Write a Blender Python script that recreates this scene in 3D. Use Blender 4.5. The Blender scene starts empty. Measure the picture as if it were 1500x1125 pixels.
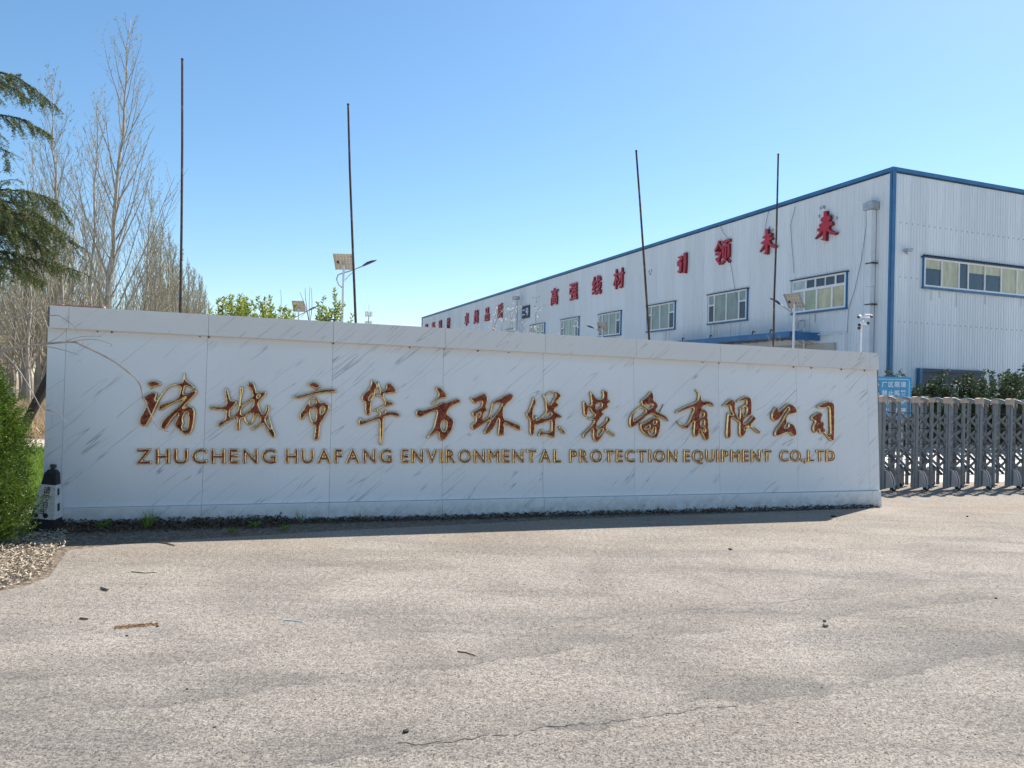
import bpy, math, random
import numpy as np
from mathutils import Vector, Matrix

# ------------------------------------------------------------------ camera, sky, sun, exposure
scene = bpy.context.scene
COL = scene.collection
F_PX, CX, CY = 1080.0, 750.0, 562.5
CAM_H = 1.6
PITCH = math.atan(5.5 / F_PX)
ROLL = 0.023
cam_data = bpy.data.cameras.new('camera')
cam_data.sensor_width = 36.0
cam_data.lens = 36.0 * F_PX / 1500.0
cam_data.clip_start = 0.05
cam_data.clip_end = 3000
cam = bpy.data.objects.new('camera', cam_data)
COL.objects.link(cam)
cam.matrix_world = (Matrix.Translation((0, 0, CAM_H)) @ Matrix.Rotation(math.pi / 2 + PITCH, 4, 'X')
                    @ Matrix.Rotation(ROLL, 4, 'Z'))
scene.camera = cam
CAMR = cam.matrix_world.to_3x3()
CAMO = Vector((0, 0, CAM_H))

SUN_EL = math.radians(50.5)
SUN_AZ = math.atan2(1.25, 1.29)          # from +Y towards +X
world = bpy.data.worlds.new('World')
scene.world = world
world.use_nodes = True
wn = world.node_tree
for n in list(wn.nodes):
    wn.nodes.remove(n)
sky = wn.nodes.new('ShaderNodeTexSky')
sky.sky_type = 'NISHITA'
sky.sun_disc = False
sky.sun_elevation = SUN_EL
sky.sun_rotation = SUN_AZ
sky.altitude = 50
sky.air_density = 1.0
sky.dust_density = 0.4
sky.ozone_density = 3.0
bgn = wn.nodes.new('ShaderNodeBackground')
bgn.inputs['Strength'].default_value = 0.10
won = wn.nodes.new('ShaderNodeOutputWorld')
hsn = wn.nodes.new('ShaderNodeHueSaturation')
hsn.inputs['Saturation'].default_value = 1.12
hsn.inputs['Hue'].default_value = 0.493
wn.links.new(sky.outputs[0], hsn.inputs['Color'])
wn.links.new(hsn.outputs[0], bgn.inputs[0])
wn.links.new(bgn.outputs[0], won.inputs[0])

sun_vec = Vector((math.sin(SUN_AZ) * math.cos(SUN_EL), math.cos(SUN_AZ) * math.cos(SUN_EL), math.sin(SUN_EL)))
sun_data = bpy.data.lights.new('sun', 'SUN')
sun_data.energy = 4.6
sun_data.angle = math.radians(0.5)
sun_data.color = (1.0, 0.94, 0.86)
sun = bpy.data.objects.new('sun', sun_data)
COL.objects.link(sun)
sun.rotation_euler = sun_vec.to_track_quat('Z', 'Y').to_euler()

scene.view_settings.view_transform = 'Standard'
scene.view_settings.look = 'None'
scene.view_settings.exposure = 0.85
scene.view_settings.gamma = 1.0
scene.view_settings.use_curve_mapping = False
scene.render.engine = 'CYCLES'
scene.cycles.max_bounces = 6
scene.cycles.transparent_max_bounces = 4

rnd = random.Random(7)
nrs = np.random.RandomState(11)


def ray(px, py):
    return CAMR @ Vector(((px - CX) / F_PX, -(py - CY) / F_PX, -1.0))


def ground(px, py, z=0.0):
    d = ray(px, py)
    return CAMO + d * ((z - CAM_H) / d.z)


def at(px, py, Y):
    """point on the vertical plane y = Y seen at this direction"""
    d = ray(px, py)
    return CAMO + d * (Y / d.y)


class Frame:
    """vertical plane: u to the right as seen, v up, w out of the plane"""
    def __init__(self, origin, u):
        self.o = Vector((origin[0], origin[1], 0))
        self.u = Vector((u[0], u[1], 0)).normalized()
        self.w = self.u.cross(Vector((0, 0, 1)))
        self.m = Matrix(((self.u.x, 0, self.w.x, self.o.x), (self.u.y, 0, self.w.y, self.o.y),
                         (0, 1, 0, 0), (0, 0, 0, 1)))

    def px(self, px, py, w=0.0):
        d = ray(px, py)
        t = ((self.o + self.w * w - CAMO).dot(self.w)) / d.dot(self.w)
        p = CAMO + d * t - self.o
        return p.dot(self.u), p.z


# ------------------------------------------------------------------ materials
def new_mat(name):
    m = bpy.data.materials.new(name)
    m.use_nodes = True
    return m, m.node_tree, m.node_tree.nodes['Principled BSDF']


def nd(nt, t, **kw):
    n = nt.nodes.new(t)
    for k, v in kw.items():
        if k.startswith('i_'):
            n.inputs[k[2:].replace('_', ' ')].default_value = v
        else:
            setattr(n, k, v)
    return n


def ramp(nt, src, stops):
    r = nt.nodes.new('ShaderNodeValToRGB')
    el = r.color_ramp.elements
    while len(el) < len(stops):
        el.new(0.5)
    for e, (p, c) in zip(el, stops):
        e.position = p
        e.color = (c[0], c[1], c[2], 1) if hasattr(c, '__len__') else (c, c, c, 1)
    nt.links.new(src, r.inputs[0])
    return r.outputs[0]


def coords(nt, scale=(1, 1, 1), rot=(0, 0, 0), loc=(0, 0, 0), kind='Object'):
    tc = nt.nodes.new('ShaderNodeTexCoord')
    mp = nt.nodes.new('ShaderNodeMapping')
    mp.inputs['Scale'].default_value = scale
    mp.inputs['Rotation'].default_value = rot
    mp.inputs['Location'].default_value = loc
    nt.links.new(tc.outputs[kind], mp.inputs[0])
    return mp.outputs[0]


def noise(nt, vec, scale, detail=3, rough=0.5, dist=0.0):
    n = nd(nt, 'ShaderNodeTexNoise')
    n.inputs['Scale'].default_value = scale
    n.inputs['Detail'].default_value = detail
    n.inputs['Roughness'].default_value = rough
    n.inputs['Distortion'].default_value = dist
    nt.links.new(vec, n.inputs['Vector'])
    return n.outputs[0]


def mix(nt, fac, a, b, mode='MIX'):
    m = nd(nt, 'ShaderNodeMix', data_type='RGBA', blend_type=mode)
    for sock, v in ((m.inputs[0], fac), (m.inputs[6], a), (m.inputs[7], b)):
        if hasattr(v, 'is_linked') or hasattr(v, 'links'):
            nt.links.new(v, sock)
        elif hasattr(v, '__len__'):
            sock.default_value = (v[0], v[1], v[2], 1)
        else:
            sock.default_value = v
    return m.outputs[2]


def math_(nt, op, a, b=None, clamp=False):
    m = nd(nt, 'ShaderNodeMath', operation=op, use_clamp=clamp)
    for i, v in enumerate((a, b)):
        if v is None:
            continue
        if hasattr(v, 'links'):
            nt.links.new(v, m.inputs[i])
        else:
            m.inputs[i].default_value = v
    return m.outputs[0]


def bump(nt, bsdf, h, strength, dist):
    b = nd(nt, 'ShaderNodeBump')
    b.inputs['Strength'].default_value = strength
    b.inputs['Distance'].default_value = dist
    nt.links.new(h, b.inputs['Height'])
    nt.links.new(b.outputs[0], bsdf.inputs['Normal'])
    return b


def simple(name, col, rough=0.6, metal=0.0, var=0.15, scale=3.0, bumpd=0.0, bscale=40.0, dirt=None):
    m, nt, b = new_mat(name)
    v = coords(nt)
    n = noise(nt, v, scale, 5, 0.6)
    dark = tuple(c * (1 - var) for c in col)
    lite = tuple(min(1, c * (1 + var)) for c in col)
    c = ramp(nt, n, [(0.3, dark), (0.7, lite)])
    if dirt:
        n2 = noise(nt, v, dirt[1], 6, 0.65)
        c = mix(nt, ramp(nt, n2, [(dirt[2], 0.0), (dirt[2] + 0.12, 1.0)]), c, dirt[0])
    nt.links.new(c, b.inputs['Base Color'])
    b.inputs['Roughness'].default_value = rough
    b.inputs['Metallic'].default_value = metal
    if bumpd:
        bump(nt, b, noise(nt, v, bscale, 4), 0.6, bumpd)
    return m


def foliage(name, c1, c2, trans=0.35, rough=0.55):
    m, nt, b = new_mat(name)
    v = coords(nt)
    c = ramp(nt, noise(nt, v, 2.2, 4, 0.7), [(0.3, c1), (0.7, c2)])
    nt.links.new(c, b.inputs['Base Color'])
    b.inputs['Roughness'].default_value = rough
    tr = nd(nt, 'ShaderNodeBsdfTranslucent')
    hs = nd(nt, 'ShaderNodeHueSaturation')
    hs.inputs['Hue'].default_value = 0.485
    hs.inputs['Saturation'].default_value = 1.1
    hs.inputs['Value'].default_value = 1.5
    nt.links.new(c, hs.inputs['Color'])
    nt.links.new(hs.outputs[0], tr.inputs[0])
    ms = nd(nt, 'ShaderNodeMixShader')
    ms.inputs[0].default_value = trans
    nt.links.new(b.outputs[0], ms.inputs[1])
    nt.links.new(tr.outputs[0], ms.inputs[2])
    nt.links.new(ms.outputs[0], nt.nodes['Material Output'].inputs[0])
    return m


def asphalt_mat():
    m, nt, b = new_mat('asphalt_worn')
    v = coords(nt)
    big = noise(nt, v, 0.7, 6, 0.68, 0.5)
    streak = noise(nt, coords(nt, (0.35, 1.6, 1), (0, 0, math.radians(-14))), 1.1, 5, 0.6, 0.8)
    c = ramp(nt, big, [(0.32, (0.25, 0.222, 0.19)), (0.5, (0.33, 0.295, 0.252)), (0.68, (0.395, 0.356, 0.308))])
    c = mix(nt, ramp(nt, streak, [(0.46, 0.0), (0.68, 0.62)]), c, (0.18, 0.168, 0.158))
    # brown dusty film near the wall and verge
    soil = noise(nt, v, 0.9, 4, 0.6, 0.6)
    sep = nd(nt, 'ShaderNodeSeparateXYZ')
    nt.links.new(v, sep.inputs[0])
    dd = math_(nt, 'SUBTRACT', sep.outputs[1], math_(nt, 'MULTIPLY', sep.outputs[0], 0.277))
    near = math_(nt, 'MULTIPLY', math_(nt, 'SUBTRACT', dd, 6.6), 0.55, True)
    fs = math_(nt, 'MULTIPLY', near, ramp(nt, soil, [(0.35, 0.1), (0.65, 0.85)]))
    c = mix(nt, fs, c, (0.30, 0.245, 0.185))
    # worn surface: pale fines with dark pits of several sizes
    fine = noise(nt, v, 72, 6, 0.86, 0.3)
    coarse = noise(nt, v, 24, 3, 0.7)
    pit = ramp(nt, math_(nt, 'ADD', fine, math_(nt, 'MULTIPLY', math_(nt, 'SUBTRACT', coarse, 0.5), 0.25)),
               [(0.36, 0.0), (0.47, 0.62), (0.54, 0.85), (0.66, 1.0)])
    c = mix(nt, 1.0, c, ramp(nt, pit, [(0.0, (0.14, 0.13, 0.13)), (0.6, (0.84, 0.83, 0.82)), (1.0, (1.38, 1.36, 1.32))]), 'MULTIPLY')
    for (pa, pb, wd, st) in (((430, 1125), (1500, 965), 0.40, 0.55), ((600, 985), (1500, 868), 0.55, 0.42), ((-100, 1010), (900, 905), 0.5, 0.28), ((700, 835), (1500, 850), 0.5, 0.22)):
        A_, B_ = ground(*pa), ground(*pb)
        dxy = (B_ - A_).normalized()
        nx_, ny_ = -dxy.y, dxy.x
        wob = math_(nt, 'MULTIPLY', math_(nt, 'SUBTRACT', noise(nt, v, 0.8, 5, 0.7), 0.5), 0.7)
        dl = math_(nt, 'ADD', math_(nt, 'MULTIPLY', sep.outputs[0], nx_), math_(nt, 'MULTIPLY', sep.outputs[1], ny_))
        dl = math_(nt, 'ADD', math_(nt, 'SUBTRACT', dl, A_.x * nx_ + A_.y * ny_), wob)
        band = ramp(nt, math_(nt, 'DIVIDE', dl, wd), [(0.0, 0.0), (0.04, 1.0), (0.12, 0.8), (1.0, 0.0)])
        brk = ramp(nt, noise(nt, v, 1.7, 4, 0.6), [(0.38, 0.15), (0.58, 1.0)])
        c = mix(nt, math_(nt, 'MULTIPLY', math_(nt, 'MULTIPLY', band, brk), st), c, (0.085, 0.082, 0.082))
    nt.links.new(c, b.inputs['Base Color'])
    b.inputs['Roughness'].default_value = 0.92
    h = math_(nt, 'ADD', math_(nt, 'MULTIPLY', pit, 1.0), math_(nt, 'MULTIPLY', noise(nt, v, 14, 3), 0.8))
    h = math_(nt, 'ADD', h, math_(nt, 'MULTIPLY', noise(nt, v, 2.0, 3), 5.0))
    bump(nt, b, h, 0.8, 0.007)
    return m


def marble_mat():
    """pale printed stone tile with thin slanting veins, in wall coordinates (x along, y up)"""
    m, nt, b = new_mat('veined_tile')
    base = (0.60, 0.615, 0.63)
    vc0 = coords(nt)
    oi = nd(nt, 'ShaderNodeObjectInfo')
    cx = nd(nt, 'ShaderNodeCombineXYZ')
    nt.links.new(math_(nt, 'MULTIPLY', oi.outputs['Random'], 37.0), cx.inputs[2])
    va = nd(nt, 'ShaderNodeVectorMath', operation='ADD')
    nt.links.new(vc0, va.inputs[0]); nt.links.new(cx.outputs[0], va.inputs[1])
    v0 = va.outputs[0]
    acc = None
    for ang, sa, sc, off, thr, w, st_ in ((-42, 0.20, 3.4, (3, 1, 0), 0.515, 0.0042, 1.0), (-38, 0.16, 2.4, (9, 7, 2), 0.525, 0.0032, 1.0),
                                          (-45, 0.28, 6.0, (5, 2, 4), 0.55, 0.0055, 0.7), (-40, 0.22, 4.4, (15, 8, 1), 0.54, 0.005, 0.8)):
        rr = nd(nt, 'ShaderNodeMapping')
        rr.inputs['Rotation'].default_value = (0, 0, math.radians(ang))
        rr.inputs['Location'].default_value = off
        nt.links.new(v0, rr.inputs[0])
        ss = nd(nt, 'ShaderNodeMapping')
        ss.inputs['Scale'].default_value = (sa, sc, 1)
        nt.links.new(rr.outputs[0], ss.inputs[0])
        n = noise(nt, ss.outputs[0], 1.0, 3, 0.5, 0.0)
        line = math_(nt, 'ABSOLUTE', math_(nt, 'SUBTRACT', n, 0.5))
        line = ramp(nt, line, [(0.0, 1.0), (w * 0.5, 0.9), (w, 0.0)])
        ms = nd(nt, 'ShaderNodeMapping')
        ms.inputs['Scale'].default_value = (1.5, sc * 0.6, 1)
        ms.inputs['Location'].default_value = (11, 4, 8)
        nt.links.new(rr.outputs[0], ms.inputs[0])
        mk = ramp(nt, noise(nt, ms.outputs[0], 1.0, 2, 0.5), [(thr, 0.0), (thr + 0.05, st_)])
        l = math_(nt, 'MULTIPLY', line, mk)
        acc = l if acc is None else math_(nt, 'MAXIMUM', acc, l)
    acc = math_(nt, 'MULTIPLY', acc, 0.68)
    cloud = ramp(nt, noise(nt, v0, 0.7, 4), [(0.3, (0.72, 0.73, 0.74)), (0.7, (0.78, 0.79, 0.80))])
    c = mix(nt, acc, cloud, (0.20, 0.22, 0.245))
    # rain streaks and dirt splash
    st = noise(nt, coords(nt, (26, 0.5, 1)), 1.0, 4, 0.6)
    c = mix(nt, ramp(nt, st, [(0.56, 0.0), (0.75, 0.2)]), c, (0.60, 0.58, 0.55))
    sep = nd(nt, 'ShaderNodeSeparateXYZ')
    nt.links.new(v0, sep.inputs[0])
    spl = math_(nt, 'MULTIPLY', math_(nt, 'SUBTRACT', 0.24, sep.outputs[1], True), 4.5, True)
    sn = ramp(nt, noise(nt, v0, 9.0, 5, 0.7), [(0.35, 0.2), (0.65, 1.0)])
    c = mix(nt, math_(nt, 'MULTIPLY', math_(nt, 'MULTIPLY', spl, sn), 0.75), c, (0.30, 0.26, 0.21))
    # dusty band where rain cannot reach below the coping
    top = math_(nt, 'MULTIPLY', math_(nt, 'SUBTRACT', sep.outputs[1], math_(nt, 'SUBTRACT', 2.00, math_(nt, 'MULTIPLY', sep.outputs[0], 0.0125))), 9.0, True)
    c = mix(nt, math_(nt, 'MULTIPLY', top, 0.35), c, (0.64, 0.56, 0.46))
    nt.links.new(c, b.inputs['Base Color'])
    b.inputs['Roughness'].default_value = 0.38
    bump(nt, b, noise(nt, v0, 6, 3), 0.1, 0.01)
    return m


def gold_mat(name, face):
    m, nt, b = new_mat(name)
    v = coords(nt)
    n = noise(nt, v, 55, 5, 0.7, 0.5)
    if face:
        n1 = noise(nt, v, 22, 5, 0.7, 1.2)
        c = ramp(nt, n1, [(0.30, (0.02, 0.01, 0.008)), (0.42, (0.12, 0.028, 0.018)), (0.54, (0.26, 0.06, 0.038)), (0.63, (0.34, 0.13, 0.06)), (0.70, (0.85, 0.55, 0.2))])  # brown film, with dark and gold reflections painted into the colour
        nt.links.new(c, b.inputs['Base Color'])
        b.inputs['Metallic'].default_value = 0.75
        b.inputs['Roughness'].default_value = 0.26
        bump(nt, b, n, 1.0, 0.010)
    else:
        c = ramp(nt, n, [(0.3, (0.85, 0.58, 0.22)), (0.7, (1.0, 0.84, 0.5))])
        nt.links.new(c, b.inputs['Base Color'])
        b.inputs['Metallic'].default_value = 1.0
        b.inputs['Roughness'].default_value = 0.11
        bump(nt, b, n, 0.5, 0.006)
    return m


def sheet_mat():
    m, nt, b = new_mat('painted_sheet')
    v = coords(nt)
    st = noise(nt, coords(nt, (9, 0.25, 1)), 1.0, 5, 0.6)
    c = ramp(nt, st, [(0.3, (0.66, 0.70, 0.74)), (0.7, (0.76, 0.80, 0.83))])
    c = mix(nt, ramp(nt, noise(nt, v, 0.35, 4), [(0.45, 0.0), (0.7, 0.35)]), c, (0.60, 0.64, 0.68))
    oi = nd(nt, 'ShaderNodeObjectInfo')
    c = mix(nt, 1.0, c, ramp(nt, oi.outputs['Random'], [(0.0, 0.93), (1.0, 1.03)]), 'MULTIPLY')
    nt.links.new(c, b.inputs['Base Color'])
    b.inputs['Roughness'].default_value = 0.5
    return m


def ground_mat():
    m, nt, b = new_mat('dry_ground')
    v = coords(nt)
    c = ramp(nt, noise(nt, v, 0.35, 6, 0.65), [(0.3, (0.20, 0.155, 0.10)), (0.5, (0.32, 0.255, 0.17)), (0.7, (0.42, 0.36, 0.26))])
    c = mix(nt, ramp(nt, noise(nt, v, 25, 4, 0.7), [(0.35, 0.5), (0.6, 0.0)]), c, (0.11, 0.085, 0.06))
    nt.links.new(c, b.inputs['Base Color'])
    b.inputs['Roughness'].default_value = 0.95
    bump(nt, b, noise(nt, v, 12, 5), 1.0, 0.05)
    return m


M = {}
M['asphalt'] = asphalt_mat()
M['tile'] = marble_mat()
M['gold'] = gold_mat('gilded_edge', False)
M['reflected_gilt'] = gold_mat('gilt_film_and_reflections', True)
M['sheet'] = sheet_mat()
M['ground'] = ground_mat()
M['soil'] = simple('brown_soil', (0.115, 0.088, 0.065), 0.95, var=0.4, scale=9, bumpd=0.02, bscale=18, dirt=((0.30, 0.24, 0.17), 30, 0.5))
M['concrete'] = simple('yard_concrete', (0.56, 0.54, 0.50), 0.9, var=0.12, scale=0.8, bumpd=0.004, dirt=((0.36, 0.33, 0.28), 2.5, 0.6))
M['kerb'] = simple('kerb_concrete', (0.36, 0.36, 0.35), 0.9, var=0.2, scale=3)
M['core'] = simple('mortar_core', (0.16, 0.15, 0.14), 0.95, var=0.3, scale=10)
M['brick'] = simple('brick_mortar', (0.34, 0.20, 0.15), 0.9, var=0.4, scale=18, bumpd=0.01)
M['blue'] = simple('blue_trim_paint', (0.035, 0.15, 0.32), 0.42, var=0.2, scale=2)
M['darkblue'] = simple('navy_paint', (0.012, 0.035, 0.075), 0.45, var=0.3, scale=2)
M['white'] = simple('white_paint', (0.74, 0.75, 0.76), 0.45, var=0.06, scale=4)
M['pipe'] = simple('downpipe_plastic', (0.66, 0.69, 0.73), 0.4, var=0.05, scale=2)
M['galv'] = simple('galvanised_steel', (0.42, 0.44, 0.46), 0.45, 0.6, var=0.2, scale=9)
M['grey_post'] = simple('grey_gate_aluminium', (0.185, 0.20, 0.215), 0.5, 0.2, var=0.12, scale=12)
M['grey_bar'] = simple('grey_lattice_steel', (0.12, 0.13, 0.14), 0.5, 0.2, var=0.2, scale=14)
M['cap'] = simple('beige_plastic_cap', (0.44, 0.345, 0.27), 0.45, var=0.12, scale=14)
M['cover'] = simple('grey_wheel_cover', (0.30, 0.28, 0.26), 0.5, var=0.12, scale=14)
M['maroon'] = simple('maroon_stripe', (0.22, 0.045, 0.04), 0.5, var=0.2)
M['rubber'] = simple('black_rubber', (0.018, 0.018, 0.02), 0.7, var=0.3, scale=20)
M['rust'] = simple('rusty_steel_pole', (0.075, 0.045, 0.035), 0.7, 0.3, var=0.4, scale=16, dirt=((0.20, 0.15, 0.12), 6, 0.55))
M['red'] = simple('red_sign_acrylic', (0.46, 0.02, 0.045), 0.45, var=0.12, scale=6)
M['reddark'] = simple('red_sign_return', (0.24, 0.012, 0.025), 0.5, var=0.2, scale=6)
M['black'] = simple('black_plastic', (0.02, 0.02, 0.022), 0.45, var=0.3, scale=10)
M['navy'] = simple('navy_lamp_shell', (0.012, 0.02, 0.10), 0.35, var=0.2)
M['panelback'] = simple('solar_panel_backing', (0.42, 0.37, 0.30), 0.5, var=0.1, scale=6)
M['panelfront'] = simple('solar_cells', (0.01, 0.015, 0.05), 0.15, var=0.2)
M['signblue'] = simple('sky_blue_sign', (0.06, 0.36, 0.62), 0.4, var=0.08, scale=3)
M['signwhite'] = simple('sign_white', (0.78, 0.80, 0.82), 0.5, var=0.03)
M['signpost'] = simple('grey_sign_post', (0.3, 0.33, 0.36), 0.4, 0.4)
M['conewhite'] = simple('scuffed_white_sleeve', (0.62, 0.60, 0.57), 0.6, var=0.15, scale=20, dirt=((0.10, 0.09, 0.08), 16, 0.60))
M['ink'] = simple('black_ink', (0.02, 0.02, 0.02), 0.7, var=0.2)
M['bark'] = simple('grey_poplar_bark', (0.40, 0.36, 0.30), 0.85, var=0.35, scale=6, bumpd=0.01)
M['twig'] = simple('tan_twig_bark', (0.30, 0.27, 0.205), 0.8, var=0.3, scale=4)
M['woodbark'] = simple('woodland_bark', (0.27, 0.235, 0.19), 0.85, var=0.45, scale=1.2)
M['woodtwig'] = simple('woodland_twigs', (0.36, 0.32, 0.235), 0.85, var=0.3, scale=0.7)
M['darkbark'] = simple('dark_bark', (0.075, 0.055, 0.04), 0.85, var=0.4, scale=9)
M['paletwig'] = simple('pale_smooth_twig', (0.36, 0.30, 0.26), 0.5, var=0.35, scale=9)
M['bud'] = foliage('catkin_buds', (0.17, 0.17, 0.06), (0.26, 0.27, 0.10), 0.35)
M['springleaf'] = foliage('fresh_willow_leaf', (0.24, 0.24, 0.09), (0.33, 0.33, 0.14), 0.4)
M['needle'] = foliage('cedar_needles', (0.04, 0.065, 0.02), (0.12, 0.155, 0.045), 0.3)
M['juniper'] = foliage('bright_juniper', (0.035, 0.08, 0.014), (0.14, 0.22, 0.03), 0.22)
M['photinia'] = foliage('yellow_green_leaf', (0.14, 0.19, 0.035), (0.26, 0.31, 0.06), 0.45)
M['laurel'] = foliage('dark_glossy_leaf', (0.025, 0.05, 0.022), (0.055, 0.085, 0.03), 0.2, 0.6)
M['grass'] = foliage('green_grass', (0.11, 0.19, 0.03), (0.2, 0.3, 0.06), 0.4)
M['drygrass'] = foliage('dry_grass', (0.36, 0.27, 0.15), (0.52, 0.41, 0.25), 0.25)
M['blossom'] = simple('white_blossom', (0.8, 0.8, 0.74), 0.7, var=0.1)
M['chips'] = simple('wood_chips', (0.46, 0.385, 0.29), 0.9, var=0.45, scale=45)
M['deadleaf'] = simple('dead_leaves', (0.13, 0.085, 0.055), 0.9, var=0.5, scale=40)
M['stone'] = simple('grey_stone', (0.24, 0.22, 0.19), 0.9, var=0.4, scale=40, bumpd=0.01)
M['stick'] = simple('weathered_stick', (0.20, 0.14, 0.09), 0.9, var=0.4, scale=40)
M['straw'] = simple('orange_straw', (0.42, 0.25, 0.12), 0.9, var=0.35, scale=60)
M['crack'] = simple('crack_dirt', (0.16, 0.145, 0.13), 0.95, var=0.4, scale=60)
M['streak'] = simple('dirt_run', (0.52, 0.53, 0.53), 0.7, var=0.12)
M['cable'] = simple('grey_cable', (0.12, 0.14, 0.17), 0.6)
M['beigewall'] = simple('beige_annex_panel', (0.42, 0.41, 0.37), 0.7, var=0.1)


def pane_mat(name, col, stripes=0.0):
    m, nt, b = new_mat(name)
    v = coords(nt, (5, 0.8, 1))
    c = ramp(nt, noise(nt, v, 1.6, 4, 0.6), [(0.3, tuple(x * 0.72 for x in col)), (0.7, tuple(min(1, x * 1.15) for x in col))])
    nt.links.new(c, b.inputs['Base Color'])
    b.inputs['Roughness'].default_value = 0.12
    b.inputs['Coat Weight'].default_value = 0.3
    return m


M['p_curtain'] = pane_mat('glass_over_green_curtain', (0.24, 0.31, 0.29))
M['p_dark'] = pane_mat('dark_glass', (0.035, 0.055, 0.085))
M['p_yellow'] = pane_mat('glass_over_cream_blind', (0.50, 0.47, 0.30))
M['p_frost'] = pane_mat('frosted_glass', (0.40, 0.47, 0.50))
M['p_green'] = pane_mat('glass_over_sage_curtain', (0.33, 0.38, 0.27))


# ------------------------------------------------------------------ object helpers
def tag(o, label=None, cat=None, group=None, kind=None):
    if label: o['label'] = label
    if cat: o['category'] = cat
    if group: o['group'] = group
    if kind: o['kind'] = kind
    return o


def empty(name, loc=(0, 0, 0), rot=(0, 0, 0), matrix=None):
    o = bpy.data.objects.new(name, None)
    o.empty_display_size = 0.2
    COL.objects.link(o)
    if matrix is not None:
        o.matrix_world = matrix
    else:
        o.location = loc
        o.rotation_euler = rot
    return o


def link(name, me, parent=None, matrix=None):
    o = bpy.data.objects.new(name, me)
    COL.objects.link(o)
    if parent is not None:
        o.parent = parent
    if matrix is not None:
        o.matrix_local = matrix
    return o


class MB:
    def __init__(self):
        self.v, self.f, self.m = [], [], []

    def add(self, verts, faces, mi=0):
        k = len(self.v)
        self.v.extend([tuple(p) for p in verts])
        self.f.extend([tuple(i + k for i in f) for f in faces])
        self.m.extend([mi] * len(faces))
        return self

    def box(self, x0, x1, y0, y1, z0, z1, mi=0, mat=None):
        vs = [(x, y, z) for z in (z0, z1) for y in (y0, y1) for x in (x0, x1)]
        if mat is not None:
            vs = [tuple(mat @ Vector(p)) for p in vs]
        return self.add(vs, [(0, 2, 3, 1), (4, 5, 7, 6), (0, 1, 5, 4), (2, 6, 7, 3), (0, 4, 6, 2), (1, 3, 7, 5)], mi)

    def hexa(self, vs, mi=0):
        return self.add(vs, [(0, 2, 3, 1), (4, 5, 7, 6), (0, 1, 5, 4), (2, 6, 7, 3), (0, 4, 6, 2), (1, 3, 7, 5)], mi)

    def tube(self, pts, rad, n=6, mi=0, cap=True):
        pts = [Vector(p) for p in pts]
        if not hasattr(rad, '__len__'):
            rad = [rad] * len(pts)
        k = len(self.v)
        ref = None
        for i, p in enumerate(pts):
            d = (pts[min(i + 1, len(pts) - 1)] - pts[max(i - 1, 0)])
            if d.length < 1e-9:
                d = Vector((0, 0, 1))
            d.normalize()
            if ref is None:
                ref = d.orthogonal().normalized()
            a = (ref - d * ref.dot(d))
            if a.length < 1e-6:
                a = d.orthogonal()
            a.normalize()
            ref = a
            b = d.cross(a)
            for j in range(n):
                t = 2 * math.pi * j / n
                self.v.append(tuple(p + (a * math.cos(t) + b * math.sin(t)) * rad[i]))
        for i in range(len(pts) - 1):
            for j in range(n):
                a0 = k + i * n + j
                a1 = k + i * n + (j + 1) % n
                self.f.append((a0, a1, a1 + n, a0 + n))
                self.m.append(mi)
        if cap:
            self.f.append(tuple(k + j for j in reversed(range(n))))
            self.f.append(tuple(k + (len(pts) - 1) * n + j for j in range(n)))
            self.m += [mi, mi]
        return self

    def mesh(self, name, mats, smooth=False):
        me = bpy.data.meshes.new(name)
        me.from_pydata(self.v, [], self.f)
        if not isinstance(mats, (list, tuple)):
            mats = [mats]
        for x in mats:
            me.materials.append(x)
        if len(mats) > 1:
            me.polygons.foreach_set('material_index', self.m)
        if smooth:
            me.polygons.foreach_set('use_smooth', [True] * len(me.polygons))
        me.update()
        return me

    def build(self, name, mats, parent=None, matrix=None, smooth=False):
        return link(name, self.mesh(name, mats, smooth), parent, matrix)


def np_mesh(name, verts, k, mats):
    """verts (n*k,3): n separate k-gons"""
    verts = np.asarray(verts, dtype=np.float32).reshape(-1, 3)
    n = len(verts) // k
    me = bpy.data.meshes.new(name)
    me.vertices.add(n * k)
    me.vertices.foreach_set('co', verts.ravel())
    me.loops.add(n * k)
    me.loops.foreach_set('vertex_index', np.arange(n * k, dtype=np.int32))
    me.polygons.add(n)
    me.polygons.foreach_set('loop_start', np.arange(0, n * k, k, dtype=np.int32))
    me.materials.append(mats)
    me.update(calc_edges=True)
    return me


def blades(pos, dirs, length, width, kink=0.0):
    """diamond leaves: pos (n,3), dirs (n,3), returns quads (n*4,3)"""
    n = len(pos)
    dirs = dirs / (np.linalg.norm(dirs, axis=1, keepdims=True) + 1e-9)
    r = nrs.normal(size=(n, 3))
    side = np.cross(dirs, r)
    side /= (np.linalg.norm(side, axis=1, keepdims=True) + 1e-9)
    L = np.asarray(length).reshape(-1, 1) * np.ones((n, 1))
    W = np.asarray(width).reshape(-1, 1) * np.ones((n, 1))
    nrm = np.cross(side, dirs)
    mid = pos + dirs * L * 0.45 + nrm * L * kink
    q = np.stack([pos, mid + side * W * 0.5, pos + dirs * L, mid - side * W * 0.5], axis=1)
    return q.reshape(-1, 3)


_glyphs = {}


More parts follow.
